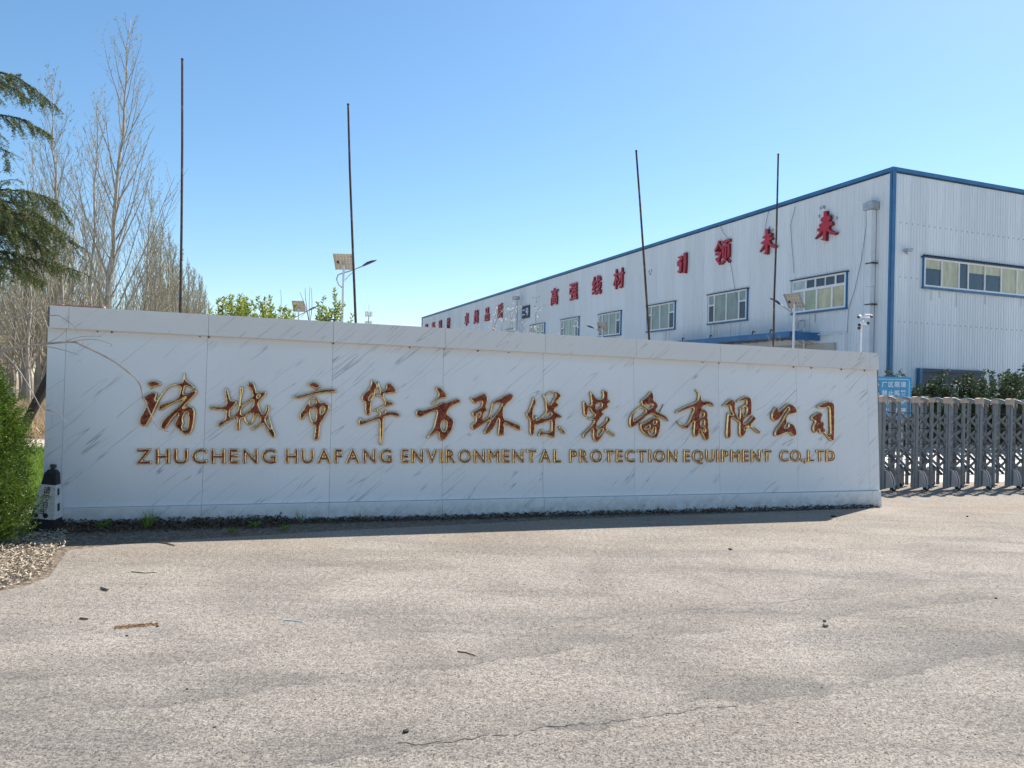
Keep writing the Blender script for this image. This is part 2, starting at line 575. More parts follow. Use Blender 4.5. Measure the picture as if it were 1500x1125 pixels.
def glyph(ch):
    """outline loops of a character of the built-in font, em units"""
    if ch in _glyphs:
        return _glyphs[ch]
    cu = bpy.data.curves.new('glyph', 'FONT')
    cu.body = ch
    cu.resolution_u = 3
    o = bpy.data.objects.new('glyph', cu)
    COL.objects.link(o)
    dg = bpy.context.evaluated_depsgraph_get()
    ev = o.evaluated_get(dg)
    me = ev.to_mesh()
    cnt = {}
    for p in me.polygons:
        vs = list(p.vertices)
        for i in range(len(vs)):
            a, b = vs[i], vs[(i + 1) % len(vs)]
            cnt[(a, b)] = 1
    nxt = {}
    for (a, b) in cnt:
        if (b, a) not in cnt:
            nxt.setdefault(a, []).append(b)
    loops = []
    while nxt:
        s = next(iter(nxt))
        cur, lp = s, []
        while True:
            lp.append(cur)
            l = nxt.get(cur)
            if not l:
                break
            b = l.pop()
            if not l:
                del nxt[cur]
            cur = b
            if cur == s:
                break
        if len(lp) > 2:
            loops.append([(me.vertices[i].co.x, me.vertices[i].co.y) for i in lp])
    ev.to_mesh_clear()
    bpy.data.objects.remove(o)
    bpy.data.curves.remove(cu)
    _glyphs[ch] = loops
    return loops


def area(lp):
    return 0.5 * sum(lp[i][0] * lp[(i + 1) % len(lp)][1] - lp[(i + 1) % len(lp)][0] * lp[i][1] for i in range(len(lp)))


def inside(p, lp):
    c = False
    x, y = p
    for i in range(len(lp)):
        (x1, y1), (x2, y2) = lp[i], lp[i - 1]
        if (y1 > y) != (y2 > y) and x < (x2 - x1) * (y - y1) / (y2 - y1) + x1:
            c = not c
    return c


def relief(name, loops, depth, bev, mats, parent, matrix=None, thick=0.0, res=2, w0=0.0, rimin=1.0):
    """solid letter: flat face with a rounded edge, standing on the local z = w0 plane"""
    cu = bpy.data.curves.new(name, 'CURVE')
    cu.dimensions = '2D'
    cu.fill_mode = 'BOTH'
    tol = max(0.0004, bev * 0.3)
    clean = []
    for lp in loops:
        out = []
        for p in lp:
            if not out or math.hypot(p[0] - out[-1][0], p[1] - out[-1][1]) > tol:
                out.append(p)
        while len(out) > 3 and math.hypot(out[0][0] - out[-1][0], out[0][1] - out[-1][1]) <= tol:
            out.pop()
        if len(out) > 2:
            clean.append(out)
    loops = clean
    for i, lp in enumerate(loops):
        hole = sum(inside(lp[0], o) for j, o in enumerate(loops) if j != i) % 2 == 1
        a = area(lp)
        if (a > 0) != hole:
            lp = lp[::-1]
        s = cu.splines.new('POLY')
        s.points.add(len(lp) - 1)
        for q, p in zip(s.points, lp):
            q.co = (p[0], p[1], 0, 1)
        s.use_cyclic_u = True
    cu.extrude = max(depth / 2 - bev, 0.0005)
    cu.bevel_depth = bev
    cu.bevel_resolution = res
    cu.offset = thick - bev * rimin
    o = bpy.data.objects.new(name, cu)
    COL.objects.link(o)
    dg = bpy.context.evaluated_depsgraph_get()
    me = bpy.data.meshes.new_from_object(o.evaluated_get(dg))
    bpy.data.objects.remove(o)
    bpy.data.curves.remove(cu)
    me.materials.clear()
    me.transform(Matrix.Translation((0, 0, depth / 2 + w0)))
    for x in (mats if isinstance(mats, (list, tuple)) else [mats]):
        me.materials.append(x)
    if isinstance(mats, (list, tuple)) and len(mats) > 1:
        for p in me.polygons:
            p.material_index = 0 if p.normal.z > 0.995 else 1
    return link(name, me, parent, matrix)


def cast_letter(name, loops, cell, grow_, rim, depth, mats, parent, w0, seed=0):
    """solid cast letter: rounded rim rising to a slightly wavy face, any stroke thickness"""
    allp = np.array([p for l in loops for p in l])
    lo = allp.min(0) - grow_ - 2.5 * cell
    hi = allp.max(0) + grow_ + 2.5 * cell
    nx, ny = int((hi[0] - lo[0]) / cell) + 1, int((hi[1] - lo[1]) / cell) + 1
    X, Y = np.meshgrid(lo[0] + np.arange(nx) * cell, lo[1] + np.arange(ny) * cell, indexing='ij')
    P = np.stack([X.ravel(), Y.ravel()], 1)
    D = np.full(len(P), 1e9)
    ins = np.zeros(len(P), bool)
    for lp in loops:
        a = np.array(lp)
        b = np.roll(a, -1, 0)
        for (ax, ay), (bx, by) in zip(a, b):
            dx, dy = bx - ax, by - ay
            L2 = dx * dx + dy * dy + 1e-14
            t = np.clip(((P[:, 0] - ax) * dx + (P[:, 1] - ay) * dy) / L2, 0, 1)
            d = (P[:, 0] - ax - t * dx) ** 2 + (P[:, 1] - ay - t * dy) ** 2
            D = np.minimum(D, d)
            if ay != by:
                c = ((ay > P[:, 1]) != (by > P[:, 1])) & (P[:, 0] < dx * (P[:, 1] - ay) / dy + ax)
                ins ^= c
    S = (np.where(ins, 1, -1) * np.sqrt(D) + grow_).reshape(nx, ny)
    gx, gy = np.gradient(S, cell)
    gn = np.sqrt(gx ** 2 + gy ** 2) + 1e-9
    # snap the first ring outside onto the outline
    near = (S <= 0) & (S > -1.45 * cell)
    X2 = np.where(near, X - gx / gn * S / gn * 0.97, X)
    Y2 = np.where(near, Y - gy / gn * S / gn * 0.97, Y)
    Sc = np.clip(S, 0, None)
    q = np.clip(Sc / rim, 0, 1)
    h = depth * 0.45 + depth * 0.55 * np.sqrt(1 - (1 - q) ** 2)
    rs_ = np.random.RandomState(seed)
    ph = rs_.uniform(0, 6, 4)
    h = h + 0.0009 * q * (np.sin(X * 61 + ph[0] + np.sin(Y * 43)) + np.sin(Y * 57 + ph[1] + np.sin(X * 37 + ph[2])))
    solid = (S[:-1, :-1] > 0).astype(int) + (S[1:, :-1] > 0) + (S[:-1, 1:] > 0) + (S[1:, 1:] > 0)
    ok = ((S > -1.45 * cell)[:-1, :-1] & (S > -1.45 * cell)[1:, :-1] & (S > -1.45 * cell)[:-1, 1:] & (S > -1.45 * cell)[1:, 1:]) & (solid > 0)
    idx = np.arange(nx * ny).reshape(nx, ny)
    I, J = np.nonzero(ok)
    F = np.stack([idx[I, J], idx[I + 1, J], idx[I + 1, J + 1], idx[I, J + 1]], 1)
    Sm = (S[I, J] + S[I + 1, J] + S[I + 1, J + 1] + S[I, J + 1]) / 4
    mi = (Sm < rim * 0.92).astype(int)
    # side walls
    cnt = {}
    for f in F:
        for e in range(4):
            a, b = int(f[e]), int(f[(e + 1) % 4])
            cnt[(a, b)] = 1
    edges = [(a, b) for (a, b) in cnt if (b, a) not in cnt]
    used = sorted(set(F.ravel().tolist()))
    remap = {v: i for i, v in enumerate(used)}
    xf, yf, hf = X2.ravel(), Y2.ravel(), h.ravel()
    verts = [(xf[v], yf[v], w0 + hf[v]) for v in used]
    faces = [tuple(remap[int(x)] for x in f) for f in F]
    mids = mi.tolist()
    base = {}
    for a, b in edges:
        for v in (a, b):
            if v not in base:
                base[v] = len(verts)
                verts.append((xf[v], yf[v], w0))
        faces.append((remap[b], remap[a], base[a], base[b]))
        mids.append(0)  # dark face colour on the sides imitates gold's dark reflection and outline shadow
    me = bpy.data.meshes.new(name)
    me.from_pydata(verts, [], faces)
    for m_ in mats:
        me.materials.append(m_)
    me.polygons.foreach_set('material_index', mids)
    me.polygons.foreach_set('use_smooth', [i < len(F) for i in range(len(faces))])
    me.update()
    return link(name, me, parent)


def smooth_loop(lp, it=1):
    for _ in range(it):
        out = []
        for i in range(len(lp)):
            a, b = lp[i], lp[(i + 1) % len(lp)]
            out.append((a[0] * 0.8 + b[0] * 0.2, a[1] * 0.8 + b[1] * 0.2))
            out.append((a[0] * 0.2 + b[0] * 0.8, a[1] * 0.2 + b[1] * 0.8))
        lp = out
    return lp


def sheet(name, pts, z, mat, kind='structure'):
    me = bpy.data.meshes.new(name)
    me.from_pydata([(p[0], p[1], z) for p in pts], [], [tuple(range(len(pts)))])
    me.materials.append(mat)
    o = link(name, me)
    o['kind'] = kind
    return o


# ------------------------------------------------------------------ frames of the place
A = ground(60, 773.8)
B = ground(1292, 742)
WF = Frame(A, B - A)                      # sign wall
WLEN = (B - A).length
FF = Frame((13.8, 27.0), (0.3661, -0.9306))    # long facade, origin at corner
GF = Frame((13.8, 27.0), (0.9306, 0.3661))     # gable
g0 = ground(1290, 719.5)
g1 = ground(1477, 716.2)
TF = Frame(g0, g1 - g0)                   # gate

# ------------------------------------------------------------------ ground
sheet('ground', [(-900, -300), (900, -300), (900, 1500), (-900, 1500)], -0.008, M['ground'])
gp = lambda x, y: tuple(ground(x, y)[:2])
edge = [gp(-300, 925), gp(0, 866), gp(42, 857), gp(72, 845), gp(88, 822), gp(100, 806), gp(170, 798), gp(300, 789), gp(520, 776),
        gp(800, 762), gp(1100, 751), gp(1292, 743.5)]
gate_back = TF.o + TF.w * -0.95 + TF.u * -1.5
gate_far = TF.o + TF.w * -0.95 + TF.u * 26
asph = [(-14, -12), (34, -12), tuple(gate_far[:2]), tuple(gate_back[:2])] + edge[::-1]
sheet('asphalt_road', asph, 0.0, M['asphalt'])
yard = [tuple(gate_back[:2]), tuple(gate_far[:2]), (60, 60), (20, 150), (-34, 150), (-3, 10.5)]
sheet('yard_paving', yard, -0.003, M['concrete'])
sheet('soil_strip', [gp(-300, 950), gp(0, 880), gp(60, 866), gp(90, 826), gp(102, 809), gp(300, 791.5), gp(1100, 753), gp(1292, 745),
                     (5.2, 11.2), (-4.9, 8.2), (-7.5, 8.8), (-9, 6)], -0.004, M['soil'])


def crack(pts_px, w, seed, step=0.03):
    r = random.Random(seed)
    pts = [ground(*p) for p in pts_px]
    out = []
    for a, b in zip(pts[:-1], pts[1:]):
        n = max(2, int((b - a).length / step))
        for i in range(n):
            out.append(a.lerp(b, i / n))
    off = 0
    L, R = [], []
    for i, p in enumerate(out):
        d = (out[min(i + 1, len(out) - 1)] - out[max(0, i - 1)]).normalized()
        s = Vector((-d.y, d.x, 0))
        off = off * 0.8 + r.gauss(0, 0.012)
        ww = w * r.choice((0.0, 0.3, 0.6, 0.9, 1.0, 1.3)) * r.uniform(0.3, 0.9) * min(1, i / 12 + 0.1, (len(out) - i) / 12 + 0.1)
        L.append(p + s * (off + ww)); R.append(p + s * (off - ww))
    mb = MB()
    n = len(L)
    mb.add([(p.x, p.y, 0.003) for p in L + R], [(i, i + n, i + n + 1, i + 1) for i in range(n - 1)])
    o = mb.build('asphalt_crack', M['crack'])
    o['kind'] = 'structure'
    return o


r_ = random.Random(17)
crack([(500, 1108), (620, 1092), (700, 1080), (800, 1068), (880, 1058), (1000, 1042), (1120, 1028)], 0.009, 1)
crack([(620, 1092), (640, 1105), (665, 1112)], 0.005, 2)
crack([(1305, 745), (1360, 753), (1420, 767), (1500, 783)], 0.012, 3)
crack([(650, 1000), (700, 965), (760, 935), (830, 920), (905, 912)], 0.005, 4)
crack([(905, 912), (1000, 898), (1100, 885), (1300, 868)], 0.006, 5)
for q in range(26):
    cx_, cy_ = r_.choice([(560, 1100), (700, 1080), (830, 1064), (960, 1048), (1080, 1034), (780, 930), (900, 912), (1050, 893), (1200, 876), (350, 990), (1250, 980), (420, 880)])
    x_, y_ = cx_ + r_.gauss(0, 40), cy_ + r_.gauss(0, 9)
    L_ = r_.uniform(18, 60)
    crack([(x_, y_), (x_ + L_, y_ - L_ * r_.uniform(-0.15, 0.25)), (x_ + L_ * 1.8, y_ - L_ * r_.uniform(-0.1, 0.45))], r_.uniform(0.0025, 0.005), 50 + q)
crack([(1010, 840), (1060, 862), (1130, 890)], 0.005, 6)
crack([(225, 1098), (260, 1094), (290, 1086)], 0.004, 7)

# ------------------------------------------------------------------ sign wall
wall = empty('sign_wall', matrix=WF.m)
tag(wall, 'long low white marble-look company sign wall with gilded Chinese and English lettering', 'wall')


def wall_quad(name, q, w, thick, mat, inset=0.0015, back=None):
    """q: four pixel corners TL TR BR BL on the plane at w"""
    c = [WF.px(x, y, w) for x, y in q]
    (tl, tr, br, bl) = c
    i = inset
    tl = (tl[0] + i, tl[1] - i); tr = (tr[0] - i, tr[1] - i); br = (br[0] - i, br[1] + i); bl = (bl[0] + i, bl[1] + i)
    bv = [(p[0], p[1], w - thick) for p in (bl, br, tl, tr)]
    fv = [(p[0], p[1], w) for p in (bl, br, tl, tr)]
    mb = MB().hexa([bv[0], bv[1], bv[2], bv[3], fv[0], fv[1], fv[2], fv[3]])
    return mb.build(name, mat, wall)


yt = lambda x: 442.8 + 0.0577 * x        # coping top
yc = lambda x: 476.3 + 0.0511 * x        # coping bottom
ys = lambda x: 746.9 - 0.0217 * x        # plinth seam
yb = lambda x: 775.3 - 0.02575 * x       # wall foot
cop = [73, 101, 305.9, 488.7, 652.3, 798.7, 932, 1055.6, 1170, 1274.4, 1287]
copb = [72, 100.7, 305.3, 488.2, 652.2, 798.7, 932, 1055.8, 1170.5, 1274.6, 1287.5]
bodt = [70, 97.5, 304.5, 487.8, 649.6, 795.8, 928.2, 1052, 1166.2, 1270.4, 1284.6]
bodb = [62, 88.2, 295.5, 482, 647.5, 795.2, 930.3, 1054.8, 1169.3, 1274, 1288.8]
plt = [61, 88, 295, 482, 648, 797.5, 933.5, 1058.4, 1173.4, 1278.2, 1290.5]
plb = [60, 87, 294.3, 481.6, 648, 797.8, 934, 1059, 1174, 1279, 1292]
for i in range(10):
    wall_quad('coping_tile', [(cop[i], yt(cop[i])), (cop[i + 1], yt(cop[i + 1])), (copb[i + 1], yc(copb[i + 1])), (copb[i], yc(copb[i]))], 0.0, 0.05, M['tile'])
    wall_quad('face_tile', [(bodt[i], yc(bodt[i]) - 2), (bodt[i + 1], yc(bodt[i + 1]) - 2), (bodb[i + 1], ys(bodb[i + 1]) - 0.8), (bodb[i], ys(bodb[i]) - 0.8)], -0.05, 0.03, M['tile'])
    wall_quad('plinth_tile', [(plt[i], ys(plt[i])), (plt[i + 1], ys(plt[i + 1])), (plb[i + 1], yb(plb[i + 1]) + 4), (plb[i], yb(plb[i]) + 4)], -0.012, 0.05, M['tile'])


def wall_core(name, q, w, thick, mat):
    return wall_quad(name, q, w, thick, mat, inset=0.004)


wall_core('core', [(70, yt(70) + 2), (1286.5, yt(1286.5) + 2), (1289, yb(1289) + 1), (61.5, yb(61.5) + 1)], -0.056, 0.36, M['core'])
# tiles closing the top, the back face and the two ends
tlu = WF.px(73, yt(73), 0); tru = WF.px(1287, yt(1287), 0)
trim = MB()
trim.hexa([(tlu[0], tlu[1] - 0.02, -0.43), (tru[0], tru[1] - 0.02, -0.43), (tlu[0], tlu[1], -0.43), (tru[0], tru[1], -0.43),
           (tlu[0], tlu[1] - 0.02, -0.004), (tru[0], tru[1] - 0.02, -0.004), (tlu[0], tlu[1] - 0.001, -0.004), (tru[0], tru[1] - 0.001, -0.004)])
blu = WF.px(62, ys(62), -0.05); bru = WF.px(1288.8, ys(1288.8), -0.05)
trim.hexa([(tlu[0], 0, -0.425), (tru[0], 0, -0.425), (tlu[0], tlu[1] - 0.022, -0.425), (tru[0], tru[1] - 0.022, -0.425),
           (tlu[0], 0, -0.418), (tru[0], 0, -0.418), (tlu[0], tlu[1] - 0.022, -0.418), (tru[0], tru[1] - 0.022, -0.418)])
trim.build('back_cladding', M['tile'], wall)
for sx, (u_t, v_t), u_b in ((0, tlu, blu[0]), (1, tru, bru[0])):
    s = -1 if sx == 0 else 1
    d0, d1 = (u_t, u_t + 0.004 * s)
    MB().hexa([(min(d0, d1), 0, -0.41), (max(d0, d1), 0, -0.41), (min(d0, d1), v_t - 0.03, -0.41), (max(d0, d1), v_t - 0.03, -0.41),
               (min(d0, d1), 0, -0.09), (max(d0, d1), 0, -0.09), (min(d0, d1), v_t - 0.03, -0.09), (max(d0, d1), v_t - 0.03, -0.09)]).build('end_cladding', M['tile'], wall)
# crumbling mortar bed on the top at the left end
mb = MB()
r = random.Random(3)
for i in range(16):
    u0, vv = WF.px(80 + i * 4.6, yt(80 + i * 4.6), -0.1)
    mb.box(u0, u0 + 0.036, vv, vv + r.uniform(0.006, 0.022), -0.1 - r.uniform(0, 0.02), -0.04)
mb.build('mortar_bed', M['brick'], wall)
# small black nail heads and drips under the coping
for px in (143, 164, 293, 306, 488, 600, 651, 700, 745, 1029, 1053, 1162, 1188, 1232, 1266):
    u, v = WF.px(px, yc(px) + 2.0, -0.05)
    MB().tube([(u, v, -0.06), (u, v, -0.038)], 0.007 if px % 2 else 0.010, 6).build('nail', M['black'], wall)

# -- gilded characters, traced as outlines (ox, oy, scale) then loops in enlarged pixels
S1, S2 = 11.2545, 12.5
CH = [
 (190, 550, S1, [
  [(275,130),(340,92),(400,78),(470,95),(520,135),(510,165),(450,185),(390,190),(335,228),(345,190),(290,150)],
  [(185,370),(240,335),(350,275),(410,268),(460,305),(430,380),(440,420),(500,330),(580,230),(650,170),(720,135),(850,120),(875,80),(882,20),(893,-45),(908,-40),(912,20),(922,60),(960,100),(1040,155),(1080,200),(1060,225),(1020,215),(940,180),(915,190),(900,240),(885,310),(930,298),(1020,250),(1090,235),(1115,260),(1100,305),(1030,380),(960,450),(880,540),(925,512),(990,502),(1050,530),(1080,600),(1075,700),(1055,820),(1030,920),(990,970),(930,985),(890,970),(830,910),(760,860),(735,800),(760,730),(800,650),(790,625),(720,700),(650,800),(590,890),(530,880),(505,820),(530,750),(600,680),(700,580),(790,510),(850,440),(940,345),(860,405),(780,440),(620,520),(520,580),(470,570),(480,480),(560,455),(680,420),(760,390),(800,340),(830,270),(840,190),(760,170),(700,175),(640,210),(580,270),(520,360),(470,450),(430,540),(380,650),(330,750),(280,830),(220,840),(160,800),(155,720),(200,640),(270,500),(272,420),(240,388)],
  [(925,618),(955,603),(965,700),(960,800),(940,880),(890,888),(868,840),(900,790),(880,740),(890,670)]]),
 (300, 550, 11.25, [
  [(330,220),(355,200),(385,240),(405,320),(425,400),(470,415),(510,405),(540,440),(500,490),(440,560),(415,590),(415,680),(470,660),(530,590),(560,480),(575,300),(580,200),(610,172),(640,195),(630,280),(605,400),(592,510),(690,415),(790,340),(770,260),(735,195),(700,160),(700,120),(750,105),(810,125),(840,200),(860,290),(930,265),(990,255),(1020,285),(990,340),(930,400),(885,460),(905,540),(960,640),(1000,580),(1010,500),(1040,485),(1070,520),(1060,600),(1020,680),(1000,740),(1050,830),(1090,880),(1080,800),(1045,680),(1055,665),(1090,750),(1130,880),(1170,960),(1160,1020),(1120,1030),(1070,980),(1000,860),(950,790),(900,840),(830,890),(770,910),(750,890),(800,850),(880,790),(920,730),(870,630),(830,720),(790,790),(730,835),(670,790),(640,740),(640,700),(590,715),(585,800),(580,900),(545,912),(510,895),(520,780),(535,680),(450,730),(350,790),(240,855),(205,820),(220,770),(300,740),(335,720),(340,650),(350,580),(220,570),(90,560),(65,520),(90,500),(200,510),(290,505),(360,470),(345,380),(330,290)],
  [(605,560),(700,470),(800,400),(803,475),(740,555),(660,612),(605,655)],
  [(668,690),(710,645),(790,618),(798,660),(770,745),(730,780),(692,745)],
  [(866,335),(915,318),(872,372)]]),
 (420, 550, S1, [
  [(345,150),(390,115),(450,98),(510,120),(575,180),(530,205),(480,230),(440,205),(370,180)],
  [(78,345),(130,335),(250,315),(400,270),(540,235),(680,215),(790,218),(835,260),(810,285),(720,285),(600,292),(450,320),(300,365),(190,390),(130,375)],
  [(205,640),(260,570),(320,470),(370,400),(430,355),(490,355),(530,400),(550,435),(620,430),(690,475),(710,520),(690,580),(640,670),(580,770),(550,830),(545,900),(540,1000),(520,1060),(480,1080),(440,1050),(455,960),(470,840),(430,810),(385,750),(370,680),(355,620),(300,680),(260,740),(220,725)],
  [(380,455),(402,395),(450,390),(482,440),(465,465),(385,492)],
  [(388,572),(430,548),(478,552),(488,600),(478,700),(468,745),(430,745),(398,690)],
  [(563,530),(600,513),(622,540),(600,600),(570,636),(558,600)]]),
 (510, 550, 10.227, [
  [(340,70),(370,60),(435,125),(440,185),(400,225),(415,260),(380,330),(345,420),(340,560),(300,610),(250,560),(255,400),(210,390),(195,330),(220,285),(290,220),(340,140)],
  [(388,265),(345,297),(307,345),(316,368),(348,338)],
  [(435,90),(455,88),(480,150),(510,240),(570,190),(560,150),(600,105),(640,110),(730,215),(720,255),(640,275),(540,275),(530,300),(560,370),(630,375),(690,420),(690,440),(600,465),(540,475),(430,520),(530,572),(556,553),(530,525),(560,515),(600,540),(690,535),(760,555),(785,600),(760,630),(690,605),(600,605),(530,630),(530,760),(525,900),(505,1030),(480,1050),(465,1010),(470,850),(470,660),(390,680),(280,720),(180,755),(150,720),(160,650),(205,625),(195,670),(280,665),(400,620),(480,585),(440,550),(375,530),(400,505),(500,460),(560,420),(520,370),(490,310),(430,320),(400,300),(480,265),(450,190)]]),
 (600, 560, S2, [
  [(475,90),(510,75),(570,95),(640,160),(690,240),(670,290),(590,295),(520,330),(460,385),(400,412),(395,395),(450,330),(510,260),(530,210),(490,150)],
  [(120,520),(160,490),(250,505),(400,460),(540,400),(590,355),(680,365),(780,320),(870,290),(930,315),(940,370),(860,400),(760,450),(700,520),(690,580),(760,630),(815,700),(810,780),(770,890),(700,990),(640,1060),(570,1070),(530,1000),(520,900),(450,945),(300,1040),(330,970),(440,830),(470,680),(510,520),(400,550),(290,600),(200,645),(130,620),(110,570)],
  [(590,730),(620,705),(668,712),(675,790),(655,860),(625,900),(590,850),(572,790)]]),
 (680, 560, S2, [
  [(100,280),(200,270),(300,220),(375,190),(430,260),(435,330),(400,450),(435,515),(380,555),(355,600),(350,680),(400,665),(450,610),(485,480),(512,350),(620,300),(720,240),(830,200),(880,205),(910,250),(870,320),(780,400),(720,470),(715,580),(740,672),(800,690),(900,730),(1010,770),(1045,820),(1035,880),(980,880),(880,830),(780,780),(735,740),(740,850),(735,960),(690,985),(620,975),(615,900),(630,780),(635,650),(600,730),(550,830),(490,900),(420,955),(370,945),(360,890),(400,830),(450,740),(478,690),(400,740),(300,800),(190,880),(130,850),(130,760),(200,730),(210,650),(150,620),(140,550),(200,510),(300,450),(330,350),(250,370),(195,405),(140,340)],
  [(228,590),(288,552),(298,570),(260,638),(228,620)],
  [(560,392),(690,397),(660,455),(600,540),(530,630),(494,668),(505,580),(538,470)]]),
 (760, 560, S2, [
  [(130,570),(180,520),(220,400),(265,265),(290,262),(330,360),(290,440),(260,540),(260,620),(270,680),(310,600),(330,620),(322,700),(400,640),(500,530),(490,440),(480,330),(430,235),(450,222),(500,300),(570,420),(620,330),(680,230),(620,200),(510,240),(490,215),(600,155),(720,175),(785,240),(740,300),(690,360),(735,400),(730,440),(660,480),(655,520),(740,570),(805,625),(760,660),(680,665),(680,760),(670,900),(665,1010),(620,1020),(540,985),(470,950),(370,995),(350,960),(400,870),(430,850),(450,900),(590,905),(595,800),(590,690),(450,750),(340,785),(300,780),(290,900),(270,970),(230,980),(195,930),(200,800),(190,680),(140,620)],
  [(430,650),(500,582),(560,555),(598,580),(570,618),(500,643)],
  [(715,815),(760,800),(830,870),(865,930),(830,955),(780,920)]]),
 (840, 560, S2, [
  [(170,355),(210,342),(250,380),(265,420),(290,405),(325,420),(320,300),(300,200),(320,165),(360,200),(440,310),(530,300),(540,230),(525,160),(560,135),(620,160),(640,200),(630,290),(695,355),(620,400),(655,455),(600,490),(520,540),(570,575),(520,630),(470,690),(435,740),(430,850),(520,770),(590,710),(600,650),(640,625),(680,660),(670,720),(610,780),(600,850),(680,890),(770,955),(770,995),(720,985),(640,930),(585,880),(540,970),(490,1050),(430,1100),(370,1060),(350,1000),(355,850),(300,900),(230,980),(200,1030),(165,1000),(170,950),(250,870),(340,770),(380,700),(270,680),(275,655),(340,645),(400,600),(340,560),(300,480),(270,480),(265,560),(270,630),(240,640),(185,590),(180,500)],
  [(420,392),(518,388),(508,448),(440,478),(412,478)],
  [(442,885),(520,855),(538,862),(500,930),(442,995)]]),
 (910, 560, S2, [
  [(530,165),(560,170),(595,230),(590,330),(640,360),(680,420),(660,470),(630,510),(720,560),(820,610),(865,670),(870,720),(830,705),(740,650),(620,610),(560,570),(480,610),(380,700),(270,790),(190,835),(150,800),(145,720),(160,620),(210,550),(290,470),(370,430),(385,412),(355,370),(370,320),(450,270),(500,210)],
  [(405,418),(560,408),(576,412),(530,477),(482,477)],
  [(222,688),(232,620),(270,542),(330,484),(380,468),(448,512),(438,540),(340,628),(232,706)],
  [(350,740),(385,760),(480,700),(580,640),(660,640),(720,690),(725,760),(710,870),(680,970),(640,1025),(560,1020),(470,985),(390,920),(350,850),(340,780)],
  [(432,830),(510,783),(520,800),(500,838),(440,858)],
  [(587,717),(638,703),(633,758),(592,763)],
  [(492,892),(520,875),(560,930),(590,832),(620,824),(618,910),(590,962),(520,948)]]),
 (980, 560, S2, [
  [(485,140),(505,130),(540,180),(590,250),(600,340),(700,330),(790,360),(850,430),(800,450),(720,410),(630,435),(600,480),(660,490),(710,550),(715,700),(730,850),(740,1020),(700,1070),(650,1050),(600,940),(560,860),(540,960),(510,1005),(460,990),(440,930),(450,820),(460,700),(400,780),(340,855),(270,845),(200,790),(145,720),(170,715),(230,755),(290,785),(340,750),(400,620),(460,460),(350,490),(220,540),(130,575),(115,550),(170,500),(300,430),(450,380),(520,330),(535,270),(530,200)],
  [(572,582),(600,563),(638,567),(628,623),(563,633)],
  [(582,712),(638,692),(643,788),(592,798),(577,760)],
  [(622,872),(653,857),(653,906)]]),
 (1045, 560, S2, [
  [(165,435),(210,390),(290,310),(350,305),(400,350),(395,460),(400,540),(470,680),(480,600),(490,500),(465,480),(520,440),(580,408),(600,400),(600,330),(510,345),(430,370),(430,345),(480,300),(610,240),(690,290),(705,380),(700,560),(690,600),(600,650),(560,690),(555,770),(640,710),(690,640),(730,600),(790,660),(740,720),(680,780),(780,830),(880,920),(830,945),(740,870),(665,800),(600,900),(560,980),(510,1010),(470,960),(470,860),(475,735),(430,710),(370,660),(325,650),(325,800),(325,980),(290,1035),(240,1010),(230,940),(245,760),(255,600),(275,545),(300,590),(365,605),(320,530),(300,420),(220,445)],
  [(532,470),(588,442),(608,480),(600,558),(552,628),(542,560)],
  [(566,832),(638,792),(572,878)]]),
 (1120, 570, S2, [
  [(200,320),(240,335),(265,400),(340,330),(430,255),(520,285),(580,350),(600,435),(520,455),(440,470),(400,520),(400,630),(350,710),(430,700),(430,640),(465,610),(530,640),(580,740),(590,840),(530,870),(470,810),(380,800),(280,850),(190,870),(175,810),(210,730),(300,610),(370,470),(448,375),(425,328),(385,380),(330,470),(260,560),(190,600),(130,550),(120,470),(160,380)]]),
 (1120, 570, S2, [
  [(945,330),(1010,280),(1100,235),(1190,215),(1275,260),(1277,400),(1277,700),(1272,940),(1230,960),(1180,910),(1130,850),(1080,790),(1040,820),(1000,790),(992,730),(960,770),(930,810),(885,770),(880,690),(930,580),(870,575),(845,530),(880,480),(1000,410),(1070,450),(1040,530),(1030,590),(1080,590),(1090,640),(1075,700),(1120,745),(1100,775),(1150,810),(1198,830),(1198,700),(1190,500),(1183,320),(1100,350),(1010,350)]]),
]
for ox, oy, s, loops in CH:
    L = [[WF.px(ox + x / s, oy + y / s, -0.02) for x, y in smooth_loop(lp)] for lp in loops]
    cast_letter('gilded_character', L, 0.0048, 0.0025, 0.016, 0.042, [M['reflected_gilt'], M['gold']], wall, -0.049, ox)

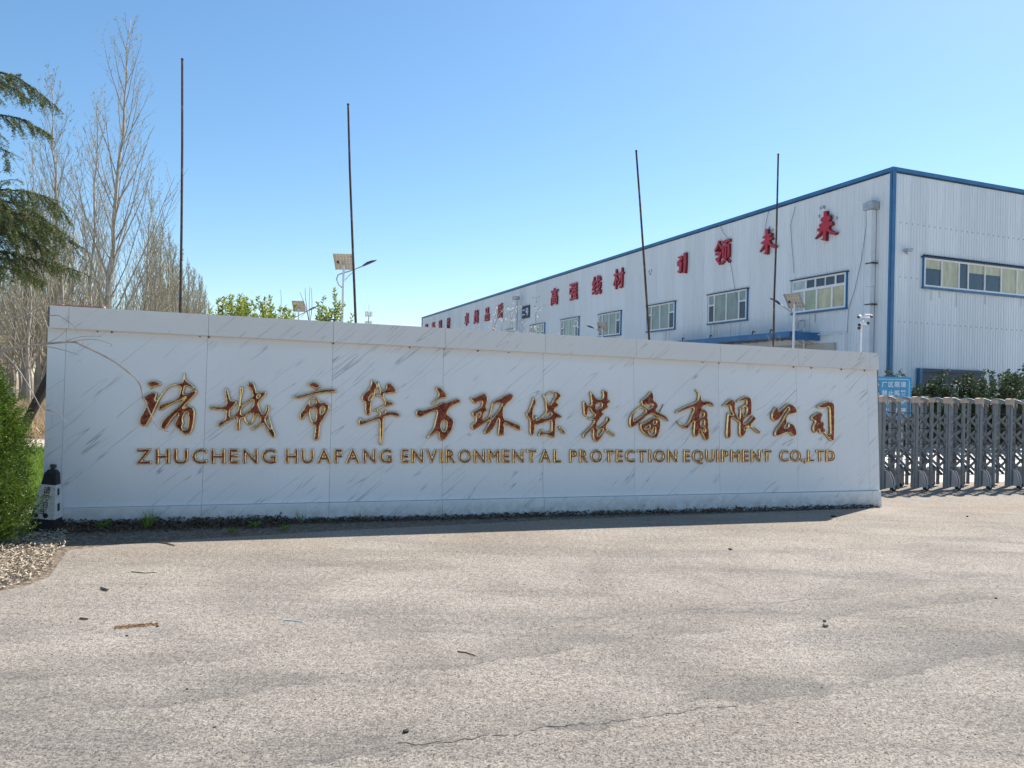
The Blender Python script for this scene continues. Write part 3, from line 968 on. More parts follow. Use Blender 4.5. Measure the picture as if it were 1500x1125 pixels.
words = [('ZHUCHENG', 200, 404), ('HUAFANG', 419, 574), ('ENVIRONMENTAL', 589, 822), ('PROTECTION', 836, 992.5),
         ('EQUIPMENT', 1003, 1130.5), ('CO.,LTD', 1144, 1223.5)]
for word, x0, x1 in words:
    info = []
    for ch in word:
        lp = glyph(ch)
        xs = [p[0] for l in lp for p in l]
        info.append((lp, min(xs), max(xs)))
    squeeze = [1.0 if c not in '.,' else 1.0 for c in word]
    capw = [(b - a) for _, a, b in info]
    tot = sum(capw)
    # bold letters: width is 1.02 of regular, rest goes to the gaps
    px_per_em_y = (679.3 - 658.1) / 0.682
    sc = ((677 - 659) / 0.682)
    wpx = []
    hgt = lambda x: (19.6 - 4.2 * (x - 200) / 1025.0 + 1.2)
    # perspective: letters shrink to the right, solve positions by cumulated weights
    weights = []
    for i, cwid in enumerate(capw):
        weights.append(cwid)
        if i < len(capw) - 1:
            weights.append(0.12 if word[i] in '.,' or word[i + 1] in '.,' else 0.24)
    T = sum(weights)
    a = 0.0
    pos = []
    k = 0.00012 * (x1 - x0)                 # slight foreshortening inside a word
    def fx(t):
        return x0 + (x1 - x0) * (t + k * t * (1 - t))
    acc = 0
    for i, cwid in enumerate(weights):
        if i % 2 == 0:
            pos.append((fx(acc / T), fx((acc + cwid) / T)))
        acc += cwid
    for (lp, ga, gb), (pa, pb) in zip(info, pos):
        out = []
        for l in lp:
            o2 = []
            for gx, gy in l:
                X = pa + (gx - ga) / (gb - ga) * (pb - pa)
                t = (X - 200) / 1025.0
                base = 679.0 - 3.4 * t
                top = 658.3 + 1.9 * t
                o2.append(WF.px(X, base + (top - base) * gy / 0.682, -0.02))
            out.append(o2)
        cast_letter('gilded_letter', out, 0.0036, 0.0105, 0.0125, 0.030, [M['reflected_gilt'], M['gold']], wall, -0.049, len(word))

# ------------------------------------------------------------------ factory building
bld = empty('factory_building', loc=(13.8, 27.0, 0))
tag(bld, 'long pale blue corrugated steel factory hall with blue trim and red roofside characters', 'building')
H = GF.px(1302, 243.5)[1]
LF, LG = 68.4, 34.0
INV = Matrix.Translation((-13.8, -27.0, 0))
MFF, MGF = INV @ FF.m, INV @ GF.m
SW = 0.87


def sheet_mesh(width, h):
    mb = MB()
    n = 6
    p = width / n
    prof = []
    for i in range(n):
        x = i * p
        prof += [(x, 0.0), (x + p * 0.40, 0.0), (x + p * 0.44, 0.013), (x + p * 0.62, 0.013), (x + p * 0.66, 0.0)]
    prof.append((width - 0.004, 0.0))
    k = len(prof)
    mb.add([(x, 0, z) for x, z in prof] + [(x, h, z) for x, z in prof] + [(prof[-1][0], 0, -0.03), (prof[-1][0], h, -0.03)],
           [(i, i + 1, i + 1 + k, i + k) for i in range(k - 1)] + [(k - 1, 2 * k, 2 * k + 1, 2 * k - 1)])
    return mb.mesh('wall_sheet', M['sheet'])


sm = sheet_mesh(SW, H - 0.15)
for i in range(int(LF / SW)):
    link('wall_sheet', sm, bld, MFF @ Matrix.Translation((-(i + 1) * SW - 0.02, 0, 0.0)))
for i in range(int(LG / SW)):
    link('wall_sheet', sm, bld, MGF @ Matrix.Translation((i * SW + 0.02, 0, 0.0)))
# inner body, rear walls and roof
mb = MB()
FX = [(0.0, 0.0), (-LF, 0.0)]
c0 = Vector((0, 0, 0)); du = -FF.u * LF; dg_ = GF.u * LG
inn = 0.04
p00 = (GF.u - FF.u) * inn
c = [p00, du + (GF.u + FF.u) * inn, du + dg_ + (-GF.u + FF.u) * inn, dg_ + (-GF.u - FF.u) * inn]
vb = [(p.x, p.y, 0) for p in c] + [(p.x, p.y, H - 0.35) for p in c]
mb.add(vb, [(0, 1, 5, 4), (1, 2, 6, 5), (2, 3, 7, 6), (3, 0, 4, 7), (4, 5, 6, 7)])
mb.build('inner_shell', M['sheet'], bld)
MB().box(-LF - 0.05, 0.06, H - 0.15, H, -0.10, 0.07, mat=MFF).build('roof_trim', M['blue'], bld)
MB().box(0.072, LG, H - 0.15, H - 0.003, -0.10, 0.07, mat=MGF).build('roof_trim', M['blue'], bld)
MB().box(-0.04, 0.12, 0, H - 0.152, -0.02, 0.045, mat=MGF).box(-0.10, 0.03, 0, H - 0.153, -0.02, 0.04, mat=MFF).build('corner_trim', M['blue'], bld)
MB().box(-LF - 0.06, -LF + 0.02, 0, H - 0.152, -0.1, 0.05, mat=MFF).build('corner_trim', M['blue'], bld)
# slim strip under the roof trim, its dark colour standing for a shadow gap
MB().box(-LF, -0.1, H - 0.20, H - 0.155, 0.0, 0.035, mat=MFF).box(0.18, LG, H - 0.20, H - 0.155, 0.0, 0.035, mat=MGF).build('shadow_gap_strip', M['darkblue'], bld)


def window(fr, mfr, u0, u1, v0, v1, kind):
    W, Hh = u1 - u0, v1 - v0
    w = MB()
    t = 0.07
    z0, z1 = 0.0, 0.085
    bars = [(u0, u1, v0, v0 + t), (u0, u1, v1 - t, v1), (u0, u0 + t, v0 + t, v1 - t), (u1 - t, u1, v0 + t, v1 - t)]
    panes = []
    if kind == 'tilt':      # narrow side lights, two broad panes in the middle
        a, b = u0 + W * 0.17, u1 - W * 0.19
        mdl = (a + b) / 2
        for x in (a, mdl, b):
            bars.append((x - t / 2, x + t / 2, v0 + t, v1 - t))
        vy = v0 + Hh * 0.60
        bars += [(u0 + t, a - t / 2, vy, vy + t), (b + t / 2, u1 - t, vy, vy + t)]
        panes = [(u0, a, v0, vy, 'p_dark'), (u0, a, vy, v1, 'p_curtain'), (b, u1, v0, vy, 'p_dark'), (b, u1, vy, v1, 'p_curtain'),
                 (a, mdl, v0, v1, 'p_curtain'), (mdl, b, v0, v1, 'p_curtain')]
    elif kind == 'corner':
        vy = v0 + Hh * 0.63
        xs = [u0, u0 + W * 0.245, u0 + W * 0.48, u0 + W * 0.76, u1]
        cols = ['p_frost', 'p_green', 'p_yellow', 'p_yellow']
        for i in range(4):
            panes.append((xs[i], xs[i + 1], v0, vy, cols[i]))
            if i: bars.append((xs[i] - t * 0.6, xs[i] + t * 0.6, v0 + t, vy))
        bars.append((u0 + t, u1 - t, vy, vy + t * 1.6))
        xt = [u0, u0 + W * 0.27, u0 + W * 0.45, u0 + W * 0.82, u1]
        ct = ['p_frost', 'p_dark', 'p_dark', 'p_dark']
        for i in range(4):
            panes.append((xt[i], xt[i + 1], vy, v1, ct[i]))
            if i: bars.append((xt[i] - t / 2, xt[i] + t / 2, vy + t * 1.6, v1 - t))
        bars.append((u0 + W * 0.635 - .02, u0 + W * 0.635 + .02, vy + t * 1.6, v1 - t))
    else:                   # ribbon
        n = max(2, int(round(W / 1.02)))
        seq = ['half', 'p_yellow', 'slim', 'half', 'half', 'p_yellow', 'p_yellow', 'p_dark', 'p_dark', 'half', 'p_yellow']
        x = u0
        i = 0
        while x < u1 - 0.3:
            kd = seq[i % len(seq)]
            wd = 0.5 if kd == 'slim' else 0.92
            x2 = min(u1, x + wd)
            if kd == 'half':
                vy = v0 + Hh * 0.64
                panes += [(x, x2, v0, vy, 'p_dark'), (x, x2, vy, v1, 'p_yellow')]
            else:
                panes.append((x, x2, v0, v1, 'p_dark' if kd == 'slim' else kd))
            if x > u0: bars.append((x - t * 0.4, x + t * 0.4, v0 + t, v1 - t))
            x = x2
            i += 1
    for b in bars:
        w.box(b[0], b[1], b[2], b[3], z0, z1, mat=mfr)
    wo = w.build('window', M['white'], bld)
    for (a, b, c_, d, k) in panes:
        MB().box(a + 0.004, b - 0.004, c_ + 0.004, d - 0.004, 0.028, 0.045, mat=mfr).build('pane', M[k], wo)
    s = MB()
    s.box(u0 - 0.05, u1 + 0.06, v0 - 0.075, v0 - 0.002, 0.0, 0.12, mat=mfr)
    s.box(u0 - 0.035, u0 - 0.002, v0, v1 + 0.002, 0.0, 0.09, mat=mfr)
    s.box(u1 + 0.002, u1 + 0.04, v0, v1 + 0.002, 0.0, 0.09, mat=mfr)
    s.build('surround', M['blue'], wo)
    for q in range(5):
        xq = u0 + (u1 - u0) * rnd.random()
        MB().box(xq, xq + 0.03 + 0.05 * rnd.random(), v0 - 0.35 - 0.9 * rnd.random(), v0 - 0.11, 0.0, 0.0155, mat=mfr).build('rust_run', M['streak'], wo)
    MB().box(u0 - 0.10, u1 + 0.10, v1 + 0.004, v1 + 0.045, 0.0, 0.14, mat=mfr).build('head_flashing', M['darkblue'], wo)
    if kind == 'ribbon':
        k = 0
        x = u0
        mm = MB()
        while x < u1:
            mm.box(x, x + 0.07, v1 + 0.062, v1 + 0.115, 0.0, 0.1, mat=mfr)
            x += 0.145
        mm.build('rib_ends', M['darkblue'], wo)


for (xl, yl0, yl1, xr, yr0, yr1, kd) in [(1163, 411, 459, 1241.5, 400, 450.5, 'corner'), (1039.5, 432, 474, 1096, 424, 467.5, 'tilt'),
                                         (949.5, 449, 486, 990, 442, 480.5, 'tilt'), (879, 461, 494, 910.6, 456, 488.5, 'tilt')]:
    ua, va0 = FF.px(xl, yl1); ua, va1 = FF.px(xl, yl0)
    ub, vb0 = FF.px(xr, yr1); ub, vb1 = FF.px(xr, yr0)
    window(FF, MFF, ua, ub, (va0 + vb0) / 2, (va1 + vb1) / 2, kd)
for xl, xr in ((823, 848.5), (778, 798.5), (743, 757.5), (700, 712)):
    ua = FF.px(xl, 480)[0]; ub = FF.px(xr, 480)[0]
    window(FF, MFF, ua, ub, 4.95, 6.55, 'tilt')
ug, vg1 = GF.px(1351.5, 377.5); _, vg0 = GF.px(1351.5, 420)
window(GF, MGF, ug, ug + 8.6, vg0, vg1, 'ribbon')


def ffbox(name, u0, u1, v0, v1, w0, w1, mat, parent=bld, mfr=MFF):
    return MB().box(u0, u1, v0, v1, w0, w1, mat=mfr).build(name, M[mat], parent)


# red characters on the facade
def facade_char(ch, px, py, size, traced=None):
    if traced is None:
        u, v = FF.px(px, py, 0.1)
        L = [[(u + (x - 0.5) * size, v + (y - 0.38) * size) for x, y in l] for l in glyph(ch)]
        relief('red_character', L, 0.12, 0.004, [M['red'], M['reddark']], bld, MFF, thick=size * 0.016, res=0, w0=0.03)
    else:
        L = [[FF.px(980 + x / 5.769, 300 + y / 5.769, 0.15) for x, y in l] for l in traced]
        relief('red_character', L, 0.14, 0.004, [M['red'], M['reddark']], bld, MFF, thick=0.0, res=0, w0=0.03)


line = [(-61.2, None)]
for ch, px in zip('创新科技卓越品质', (625, 635.3, 645.5, 657.5, 684, 698, 714, 733)):
    u = FF.px(px, 500)[0]
    L = [[(u + (x - 0.5) * 1.3, 8.35 + (y - 0.38) * 1.35) for x, y in l] for l in glyph(ch)]
    relief('red_character', L, 0.12, 0.004, [M['red'], M['reddark']], bld, MFF, thick=0.022, res=0, w0=0.03)
for ch, px, py in (('高', 812, 434.5), ('强', 840, 426.5), ('线', 874, 418), ('材', 906.5, 408)):
    facade_char(ch, px, py, 1.3)
facade_char('领', 1058.5, 369, 1.28)
facade_char('引', 0, 0, 1, [[(74,440),(112,430),(115,462),(92,480),(112,482),(106,520),(100,570),(85,578),(68,568),(84,552),(88,522),(70,520),(68,482),(90,462),(90,450),(76,452)], [(122,408),(145,402),(143,500),(137,578),(120,577),(126,490)]])
facade_char('未', 0, 0, 1, [[(815,205),(838,202),(840,250),(862,235),(868,252),(842,272),(870,268),(876,290),(845,300),(862,327),(907,345),(900,362),(870,362),(835,330),(833,415),(815,420),(795,408),(812,400),(815,335),(795,370),(765,400),(775,378),(805,330),(778,332),(778,318),(812,298),(812,284),(792,285),(792,270),(815,256)]])
facade_char('来', 0, 0, 1, [[(1308,55),(1335,50),(1335,95),(1358,85),(1368,115),(1345,140),(1375,140),(1385,168),(1350,182),(1355,205),(1390,228),(1420,232),(1400,255),(1365,250),(1330,212),(1327,305),(1300,302),(1280,292),(1300,285),(1302,215),(1270,260),(1232,290),(1245,268),(1290,208),(1255,225),(1252,205),(1300,178),(1268,186),(1268,170),(1302,145),(1282,142),(1285,112),(1307,100)]])

# downpipe with hopper head
ud, vd = FF.px(1282.5, 305)
ub_ = FF.px(1276.5, 480)[0]
hp = MB().box(ud - 0.25, ud + 0.2, vd - 0.08, vd + 0.2, 0.02, 0.36, mat=MFF).box(ud - 0.16, ud + 0.1, vd + 0.2, vd + 0.25, 0.05, 0.3, mat=MFF).build('rain_hopper', M['galv'], bld)
dp = MB()
for s0, s1 in ((0, 2.9), (2.91, 5.7), (5.71, vd - 0.09)):
    dp.box(ud - 0.14, ud + 0.09, s0, s1, 0.06, 0.28, mat=MFF)
dpo = dp.build('downpipe', M['pipe'], bld)
for px_, py_ in ((1278, 387), (1276, 447)):
    v_ = FF.px(px_, py_)[1]
    MB().box(ud - 0.16, ud + 0.20, v_ - 0.02, v_ + 0.02, 0.03, 0.295, mat=MFF).build('pipe_bracket', M['black'], dpo)
# flue and small blue plate
uf, vf1 = FF.px(765, 440)
MB().tube([MFF @ Vector((uf, z, 0.55)) for z in (2.0, 5.0, vf1)], 0.20, 12).build('flue_pipe', M['pipe'], bld)
MB().tube([MFF @ Vector((uf, vf1 + 0.02, 0.55)), MFF @ Vector((uf, vf1 + 0.28, 0.55))], 0.31, 12).build('flue_cap', M['galv'], bld)
up, vp = FF.px(771.5, 457)
pl = ffbox('number_plate', up - 0.75, up + 0.75, vp - 0.5, vp + 0.5, 0.05, 0.11, 'darkblue')
for ch, dx in (('二', -0.35), ('号', 0.35)):
    L = [[(up + dx + (x - 0.5) * 0.62, vp + (y - 0.38) * 0.62) for x, y in l] for l in glyph(ch)]
    relief('plate_character', L, 0.02, 0.002, M['signwhite'], pl, MFF, thick=0.01, res=0, w0=0.112)
# entrance canopy
uc0 = FF.px(985, 495)[0]; uc1 = FF.px(1150, 490)[0]
vc = FF.px(1150, 487, 1.5)[1]
uc1 = FF.px(1158, 490, 1.5)[0]
cn = ffbox('canopy', uc0, uc1, vc - 0.08, vc, 0.05, 1.5, 'darkblue')
ffbox('fascia', uc0 - 0.02, uc1 + 0.02, vc - 0.21, vc + 0.03, 1.502, 1.56, 'blue', cn)
ffbox('side_fascia', uc1 + 0.022, uc1 + 0.07, vc - 0.30, vc + 0.03, 0.05, 1.5, 'blue', cn)
mb = MB()
x = uc0 + 0.3
while x < uc1:
    mb.box(x, x + 0.06, vc - 0.2, vc - 0.082, 0.06, 1.49, mat=MFF); x += 0.55
mb.build('canopy_joists', M['galv'], cn)
ua0 = FF.px(1090, 500)[0]
ffbox('annex_panel', ua0, uc1 + 0.9, 0, vc - 0.42, 0.03, 0.10, 'beigewall')
ffbox('doorway', uc0 + 1, ua0 - 0.1, 0, vc - 0.5, 0.03, 0.06, 'darkblue')
for px_ in (1000, 1040, 1102, 1128):        # lamps and brackets on the canopy
    u_ = FF.px(px_, 490, 1.2)[0]
    MB().tube([MFF @ Vector(q) for q in ((u_, vc, 1.2), (u_, vc + 0.16, 1.2), (u_ + 0.16, vc + 0.2, 1.3), (u_ + 0.3, vc + 0.14, 1.3))], 0.025, 5).build('canopy_fitting', M['black'], cn)
# white conduit frame right of the canopy
um0, vm0 = FF.px(1157, 491); um1, vm1 = FF.px(1241, 487.5); um2, vm2 = FF.px(1182, 483.5)
V = lambda a, b, c_=0.14: MFF @ Vector((a, b, c_))
MB().tube([V(um0, vm1), V(um1, vm1), V(um1, 0.2)], 0.04, 6).build('conduit', M['white'], bld)
MB().tube([V(um0, vm2), V(um2, vm2), V(um2, 0.2)], 0.05, 6).build('conduit', M['white'], bld)
MB().tube([V(um2 - 0.35, vm2), V(um2 - 0.35, vm2 + 0.4), V(um2, vm2 + 0.4), V(um2, vm2 + 0.1)], 0.03, 6).build('conduit', M['galv'], bld)


def cable(pts, fr, mfr, w=0.05, r=0.009):
    return MB().tube([mfr @ Vector((*fr.px(x, y, w), w)) for x, y in pts], r, 4).build('cable', M['cable'], bld)


cable([(1270, 300), (1269, 330), (1262, 380), (1252, 425), (1243, 452), (1241, 487)], FF, MFF)
cable([(1054, 328), (1060, 342), (1068, 351)], FF, MFF)
cable([(1070, 385), (1076, 420), (1080, 440)], FF, MFF)
cable([(1127, 306), (1122, 325), (1119, 345)], FF, MFF)
cable([(1165, 302), (1158, 330), (1163, 400)], FF, MFF)
cable([(1160, 494), (1180, 506)], FF, MFF)
cable([(1164, 491), (1195, 506), (1230, 520)], FF, MFF)
# clips left around fallen characters
r = random.Random(5)
for cx_, cy_ in ((950, 395), (786, 442), (1205, 312), (1127, 332), (1222, 325)):
    for k in range(5):
        u_, v_ = FF.px(cx_ + r.uniform(-5, 5), cy_ + r.uniform(-9, 9))
        MB().box(u_, u_ + 0.05, v_, v_ + 0.10, 0.02, 0.06, mat=MFF).build('letter_clip', M['galv'], bld)
# roller door with window strip on the gable, half hidden by shrubs; little camera bracket
u0_, vt_ = GF.px(1346, 545)
u1_ = GF.px(1434, 553)[0]
ffbox('gate_door', u0_, u1_, 0.05, vt_, 0.03, 0.10, 'darkblue', bld, MGF)
ffbox('door_frame', u0_ - 0.14, u0_ - 0.003, 0, vt_ + 0.14, 0.02, 0.16, 'blue', bld, MGF)
ffbox('door_lintel', u0_, u1_ + 0.1, vt_ + 0.003, vt_ + 0.14, 0.02, 0.155, 'darkblue', bld, MGF)
for i in range(4):
    a = u0_ + 0.25 + i * (u1_ - u0_ - 0.4) / 4
    ffbox('door_light', a, a + 0.42, 1.95, 2.12, 0.102, 0.115, 'p_frost', bld, MGF)
u1b = GF.px(1478, 560)[0]
ffbox('gate_door', u1b, u1b + 3.4, 0.05, vt_ - 0.1, 0.03, 0.10, 'darkblue', bld, MGF)
uk, vk = GF.px(1324, 367)
MB().box(uk - .12, uk + .12, vk - .06, vk + .04, 0.1, 0.3, mat=MGF).tube([MGF @ Vector((uk, vk, 0)), MGF @ Vector((uk, vk - .15, .15))], 0.03, 6).build('floodlight', M['galv'], bld)
# rows of screw heads on the sheets
mb = MB()
for row in (4.35, 6.0, 8.0):
    for i in range(0, 40):
        x = 0.1 + i * 0.29
        mb.box(x, x + 0.03, row, row + 0.03, 0.022, 0.03, mat=MGF)
o = mb.build('screw_heads', M['darkblue'], bld); o['kind'] = 'stuff'

# ------------------------------------------------------------------ flagpoles
def pole(pts, Y, label):
    P = [at(x, y, Y) for x, y in pts]
    b = P[-1].copy()
    d = (P[-1] - P[-2]).normalized()
    foot = P[-1] + d * (P[-1].z / max(1e-3, -d.z)) if d.z < 0 else Vector((b.x, b.y, 0))
    P.append(foot)
    root = empty('steel_pole', loc=foot)
    tag(root, label, 'pole', 'thin bare flagpoles behind the sign wall')
    Q = [p - foot for p in P][::-1]
    Q[0].z = -0.02
    n = len(Q)
    MB().tube(Q, [0.020 - 0.005 * i / (n - 1) for i in range(n)], 8).build('mast', M['rust'], root)
    k = (P[0] - foot)
    MB().tube([k + Vector((0, 0, 0.001)), k + Vector((0, 0, 0.02))], 0.018, 8).build('pole_cap', M['black'], root)
    MB().box(-0.09, 0.09, -0.09, 0.09, 0, 0.012).build('base_plate', M['rust'], root)
    MB().tube([Q[1] * 0.6 + Vector((0, 0, 0.1)), Q[1] * 0.6 + Vector((0, 0, 0.16))], 0.03, 8).build('joint_collar', M['rust'], root)


pole([(267, 88), (267, 210), (266, 330), (264.5, 440), (264, 458)], 9.9, 'tallest thin dark pole, leftmost, rising behind the wall beside the big bare poplar')
pole([(510, 154), (512.5, 250), (517, 370), (521, 470)], 10.6, 'thin slightly bent dark pole crossing the solar street lamp with the raised panel')
pole([(932, 222), (937, 290), (944, 390), (951, 497)], 11.8, 'thin pole leaning left in front of the factory, beside the character for lead')
pole([(1140, 227), (1137.5, 340), (1134, 440), (1133, 507)], 12.5, 'rightmost thin brown pole in front of the factory between two red characters')

# ------------------------------------------------------------------ solar street lamps
def solar_lamp(Y, px, top, bottom_hint, arm, head, brace, label, panel_px, panel_h, tilt, facing=0.0):
    base = at(px, top + 20, Y)
    base.z = 0
    root = empty('solar_street_lamp', loc=base)
    tag(root, label, 'street lamp', 'solar street lamps')
    loc = lambda x, y, dy=0.0: at(x, y, Y + dy) - base
    pt = loc(px, top)
    pt.x = 0; pt.y = 0
    MB().tube([(0, 0, 0), (0, 0, pt.z * 0.5), (0, 0, pt.z)], [0.065, 0.05, 0.033], 10).build('pole', M['pipe'], root)
    MB().box(-0.17, 0.17, -0.17, 0.17, 0, 0.02).build('base_flange', M['galv'], root)
    A_ = [loc(x, y) for x, y in arm]
    MB().tube(A_, 0.024, 6).build('arm', M['galv'], root)
    if brace:
        MB().tube([loc(x, y) for x, y in brace], 0.014, 5).build('arm_brace', M['galv'], root)
    h0, h1 = loc(*head[0]), loc(*head[1])
    ax = (h1 - h0)
    L = ax.length
    ax.normalize()
    up = Vector((0, 0, 1)); sd = ax.cross(up).normalized(); up = sd.cross(ax)
    prof = [(0, .03), (.12, .055), (.4, .085), (.7, .07), (1, .012)]
    mb = MB()
    rings = []
    for t, rr in prof:
        k = len(mb.v)
        for j in range(8):
            a = 2 * math.pi * j / 8
            z = math.sin(a) * (0.55 if math.sin(a) > 0 else 0.25)
            mb.v.append(tuple(h0 + ax * (t * L) + sd * math.cos(a) * rr * 1.5 + up * z * rr * 1.6))
        rings.append(k)
    for a, b in zip(rings[:-1], rings[1:]):
        for j in range(8):
            mb.f.append((a + j, a + (j + 1) % 8, b + (j + 1) % 8, b + j)); mb.m.append(0)
    mb.f.append(tuple(rings[0] + j for j in reversed(range(8)))); mb.m.append(0)
    mb.f.append(tuple(rings[-1] + j for j in range(8))); mb.m.append(0)
    ho = mb.build('lamp_head', M['navy'], root)
    MB().box(-0.055, 0.055, -L * 0.28, L * 0.28, -0.012, 0.0,
             mat=Matrix.Translation(h0 + ax * L * 0.5 - up * 0.03) @ Matrix((sd, ax, up)).transposed().to_4x4()).build('light_lens', M['signwhite'], ho)
    w, l = panel_px / F_PX * Y, panel_h
    pm = Matrix.Translation((0, 0, pt.z + 0.12)) @ Matrix.Rotation(facing, 4, 'Z') @ Matrix.Rotation(-tilt, 4, 'X')
    po = MB().box(-w / 2, w / 2, -l / 2, l / 2, 0, 0.03, mat=pm).build('solar_panel', M['panelback'], root)
    MB().box(-w / 2 + .02, w / 2 - .02, -l / 2 + .02, l / 2 - .02, 0.031, 0.036, mat=pm).build('solar_cells', M['panelfront'], po)
    fr = MB()
    for i in range(1, 6):
        x = -w / 2 + i * w / 6
        fr.box(x - 0.004, x + 0.004, -l / 2, l / 2, -0.004, -0.001, mat=pm)
    for i in range(1, 4):
        y = -l / 2 + i * l / 4
        fr.box(-w / 2, w / 2, y - 0.004, y + 0.004, -0.009, -0.005, mat=pm)
    fr.build('cell_grid', M['signwhite'], po)
    for s in (-1, 1):
        MB().box(s * w / 2 - 0.012, s * w / 2 + 0.012, -l / 2, l / 2, -0.02, -0.0045 + 0.04, mat=pm).build('panel_rail', M['galv'], po)
    MB().box(-w * 0.36, -w * 0.26, -0.04, 0.04, -0.05, -0.01, mat=pm).build('junction_box', M['black'], po)
    MB().tube([(0, 0, pt.z - 0.02), (0, 0, pt.z + 0.13)], 0.03, 6).build('panel_bracket', M['galv'], root)


solar_lamp(25, 503, 389, 470, [(502, 422), (496, 417), (493, 409), (495, 403), (501, 400.5), (516, 396), (531, 390)], [(531, 390), (552, 381)],
           [(505, 411), (512, 403), (519, 398)], 'nearest solar street lamp, left of centre, its panel high above the sign wall', 27, 0.62, math.radians(48))
solar_lamp(41, 437, 452, 470, [(430, 466), (440, 461), (452, 455)], [(452, 455), (464.5, 449)], [(440, 466), (447, 458)],
           'distant solar street lamp among the yellow-green shrubs, panel just above the wall', 17, 0.72, math.radians(50))
solar_lamp(26.5, 1163, 446, 510, [(1166, 475), (1168, 468), (1165, 460), (1156, 455), (1143, 446)], [(1142.5, 446), (1127.5, 436.5)],
           None, 'solar street lamp before the factory wall, just right of the rightmost pole', 22, 0.78, math.radians(33), math.radians(-38))
solar_lamp(40, 882, 482, 495, [(884, 492), (882, 490), (879, 486), (870, 481)], [(870, 481), (859, 477)],
           None, 'small far solar street lamp under the third factory window', 13, 0.7, math.radians(40), math.radians(-15))

# ------------------------------------------------------------------ camera mast
Yc = 17.0
b0 = at(1261, 480, Yc); b0.z = 0
mast = empty('camera_mast', loc=b0)
tag(mast, 'slim white mast carrying a cluster of security cameras by the factory downpipe', 'camera mast')
tp = (at(1262.5, 470, Yc) - b0)
MB().tube([(0, 0, 0), (0, 0, 1.2), (tp.x, 0, tp.z)], [0.035, 0.03, 0.022], 8).build('pole', M['white'], mast)
MB().tube([at(1257, 464.5, Yc) - b0, at(1272, 464, Yc) - b0], 0.012, 5).build('cross_arm', M['white'], mast)
for (x, y, dx) in ((1258, 464.5, -1), (1272, 463.5, 1), (1259, 476, -1), (1267, 473.5, 1), (1258.5, 481, -1)):
    p = at(x, y, Yc) - b0
    h = MB().tube([p + Vector((-0.05 * dx, 0.05, 0.02)), p + Vector((0.03 * dx, -0.06, 0.0))], [0.042, 0.042], 8).build('security_camera', M['white'], mast)
    MB().tube([p + Vector((0.032 * dx, -0.064, -0.001)), p + Vector((0.05 * dx, -0.09, -0.012))], [0.038, 0.030], 8).build('lens', M['black'], h)
MB().tube([at(1264, 482, Yc) - b0, at(1259, 485, Yc) - b0, at(1260, 478, Yc) - b0], 0.006, 4).build('loose_wire', M['cable'], mast)

# ------------------------------------------------------------------ radio mast far away
bt = at(540, 470, 230); bt.z = 0
rt = empty('radio_mast', loc=bt)
tag(rt, 'tiny distant telecom mast with antennas on the skyline over the wall', 'radio mast')
zt = (at(540.5, 453, 230) - bt).z
MB().tube([(0, 0, 0), (0, 0, zt - 1)], [0.5, 0.16], 6).build('lattice_shaft', M['galv'], rt)
MB().tube([(0, 0, zt - 1), (0, 0, zt + 1.5)], 0.06, 5).build('lightning_rod', M['galv'], rt)
for z in (zt - 1.5, zt - 4.5):
    MB().tube([(0.9 * math.cos(a), 0.9 * math.sin(a), z - 0.6) for a in [i * math.pi / 4 for i in range(9)]], 0.06, 4).build('platform_ring', M['galv'], rt)
    for i in range(6):
        a = i * math.pi / 3 + 0.3
        MB().box(-0.16, 0.16, -0.08, 0.08, z - 0.8, z + 0.8, mat=Matrix.Translation((1.0 * math.cos(a), 1.0 * math.sin(a), 0))).build('antenna_panel', M['white'], rt)

# ------------------------------------------------------------------ retractable gate
gate = empty('retractable_gate', matrix=TF.m)
tag(gate, 'grey retractable scissor gate with thick and thin posts closing the driveway', 'gate')
thick_px = [1290.5, 1337, 1386.5, 1431.5, 1477]
us = [TF.px(x, 700)[0] for x in thick_px]
du_ = (us[-1] - us[0]) / 4
GH = 1.60
DEP = 0.52
posts = []
for i in range(0, 15):
    u = us[0] + i * du_ / 2
    posts.append((u, i % 2 == 0))


def post_mesh(thick):
    mb = MB()
    if thick:
        mb.box(-0.05, 0.05, 0.05, GH - 0.05, -0.028, 0.028)
        mb.box(-0.016, 0.016, 0.05, GH - 0.05, 0.029, 0.038)
    else:
        mb.tube([(0, 0.03, 0), (0, GH - 0.09, 0)], 0.029, 10)
    return mb.mesh('thick_post' if thick else 'thin_post', M['grey_post'], False)


def cap_mesh(thick):
    mb = MB()
    if thick:
        mb.add([(-0.055, GH - 0.10, 0.045), (0.0, GH - 0.10, 0.052), (0.055, GH - 0.17, 0.045), (0.055, GH, 0.045), (0.0, GH + 0.01, 0.052), (-0.055, GH, 0.045),
                (-0.055, GH - 0.10, -0.045), (0.0, GH - 0.10, -0.052), (0.055, GH - 0.17, -0.045), (0.055, GH, -0.045), (0.0, GH + 0.01, -0.052), (-0.055, GH, -0.045)],
               [(0, 1, 4, 5), (1, 2, 3, 4), (6, 11, 10, 7), (7, 10, 9, 8), (0, 5, 11, 6), (2, 8, 9, 3), (5, 4, 10, 11), (4, 3, 9, 10), (0, 6, 7, 1), (1, 7, 8, 2)])
    else:
        mb.box(-0.036, 0.036, GH - 0.085, GH - 0.012, -0.036, 0.036)
    return mb.mesh('post_cap', M['cap'])


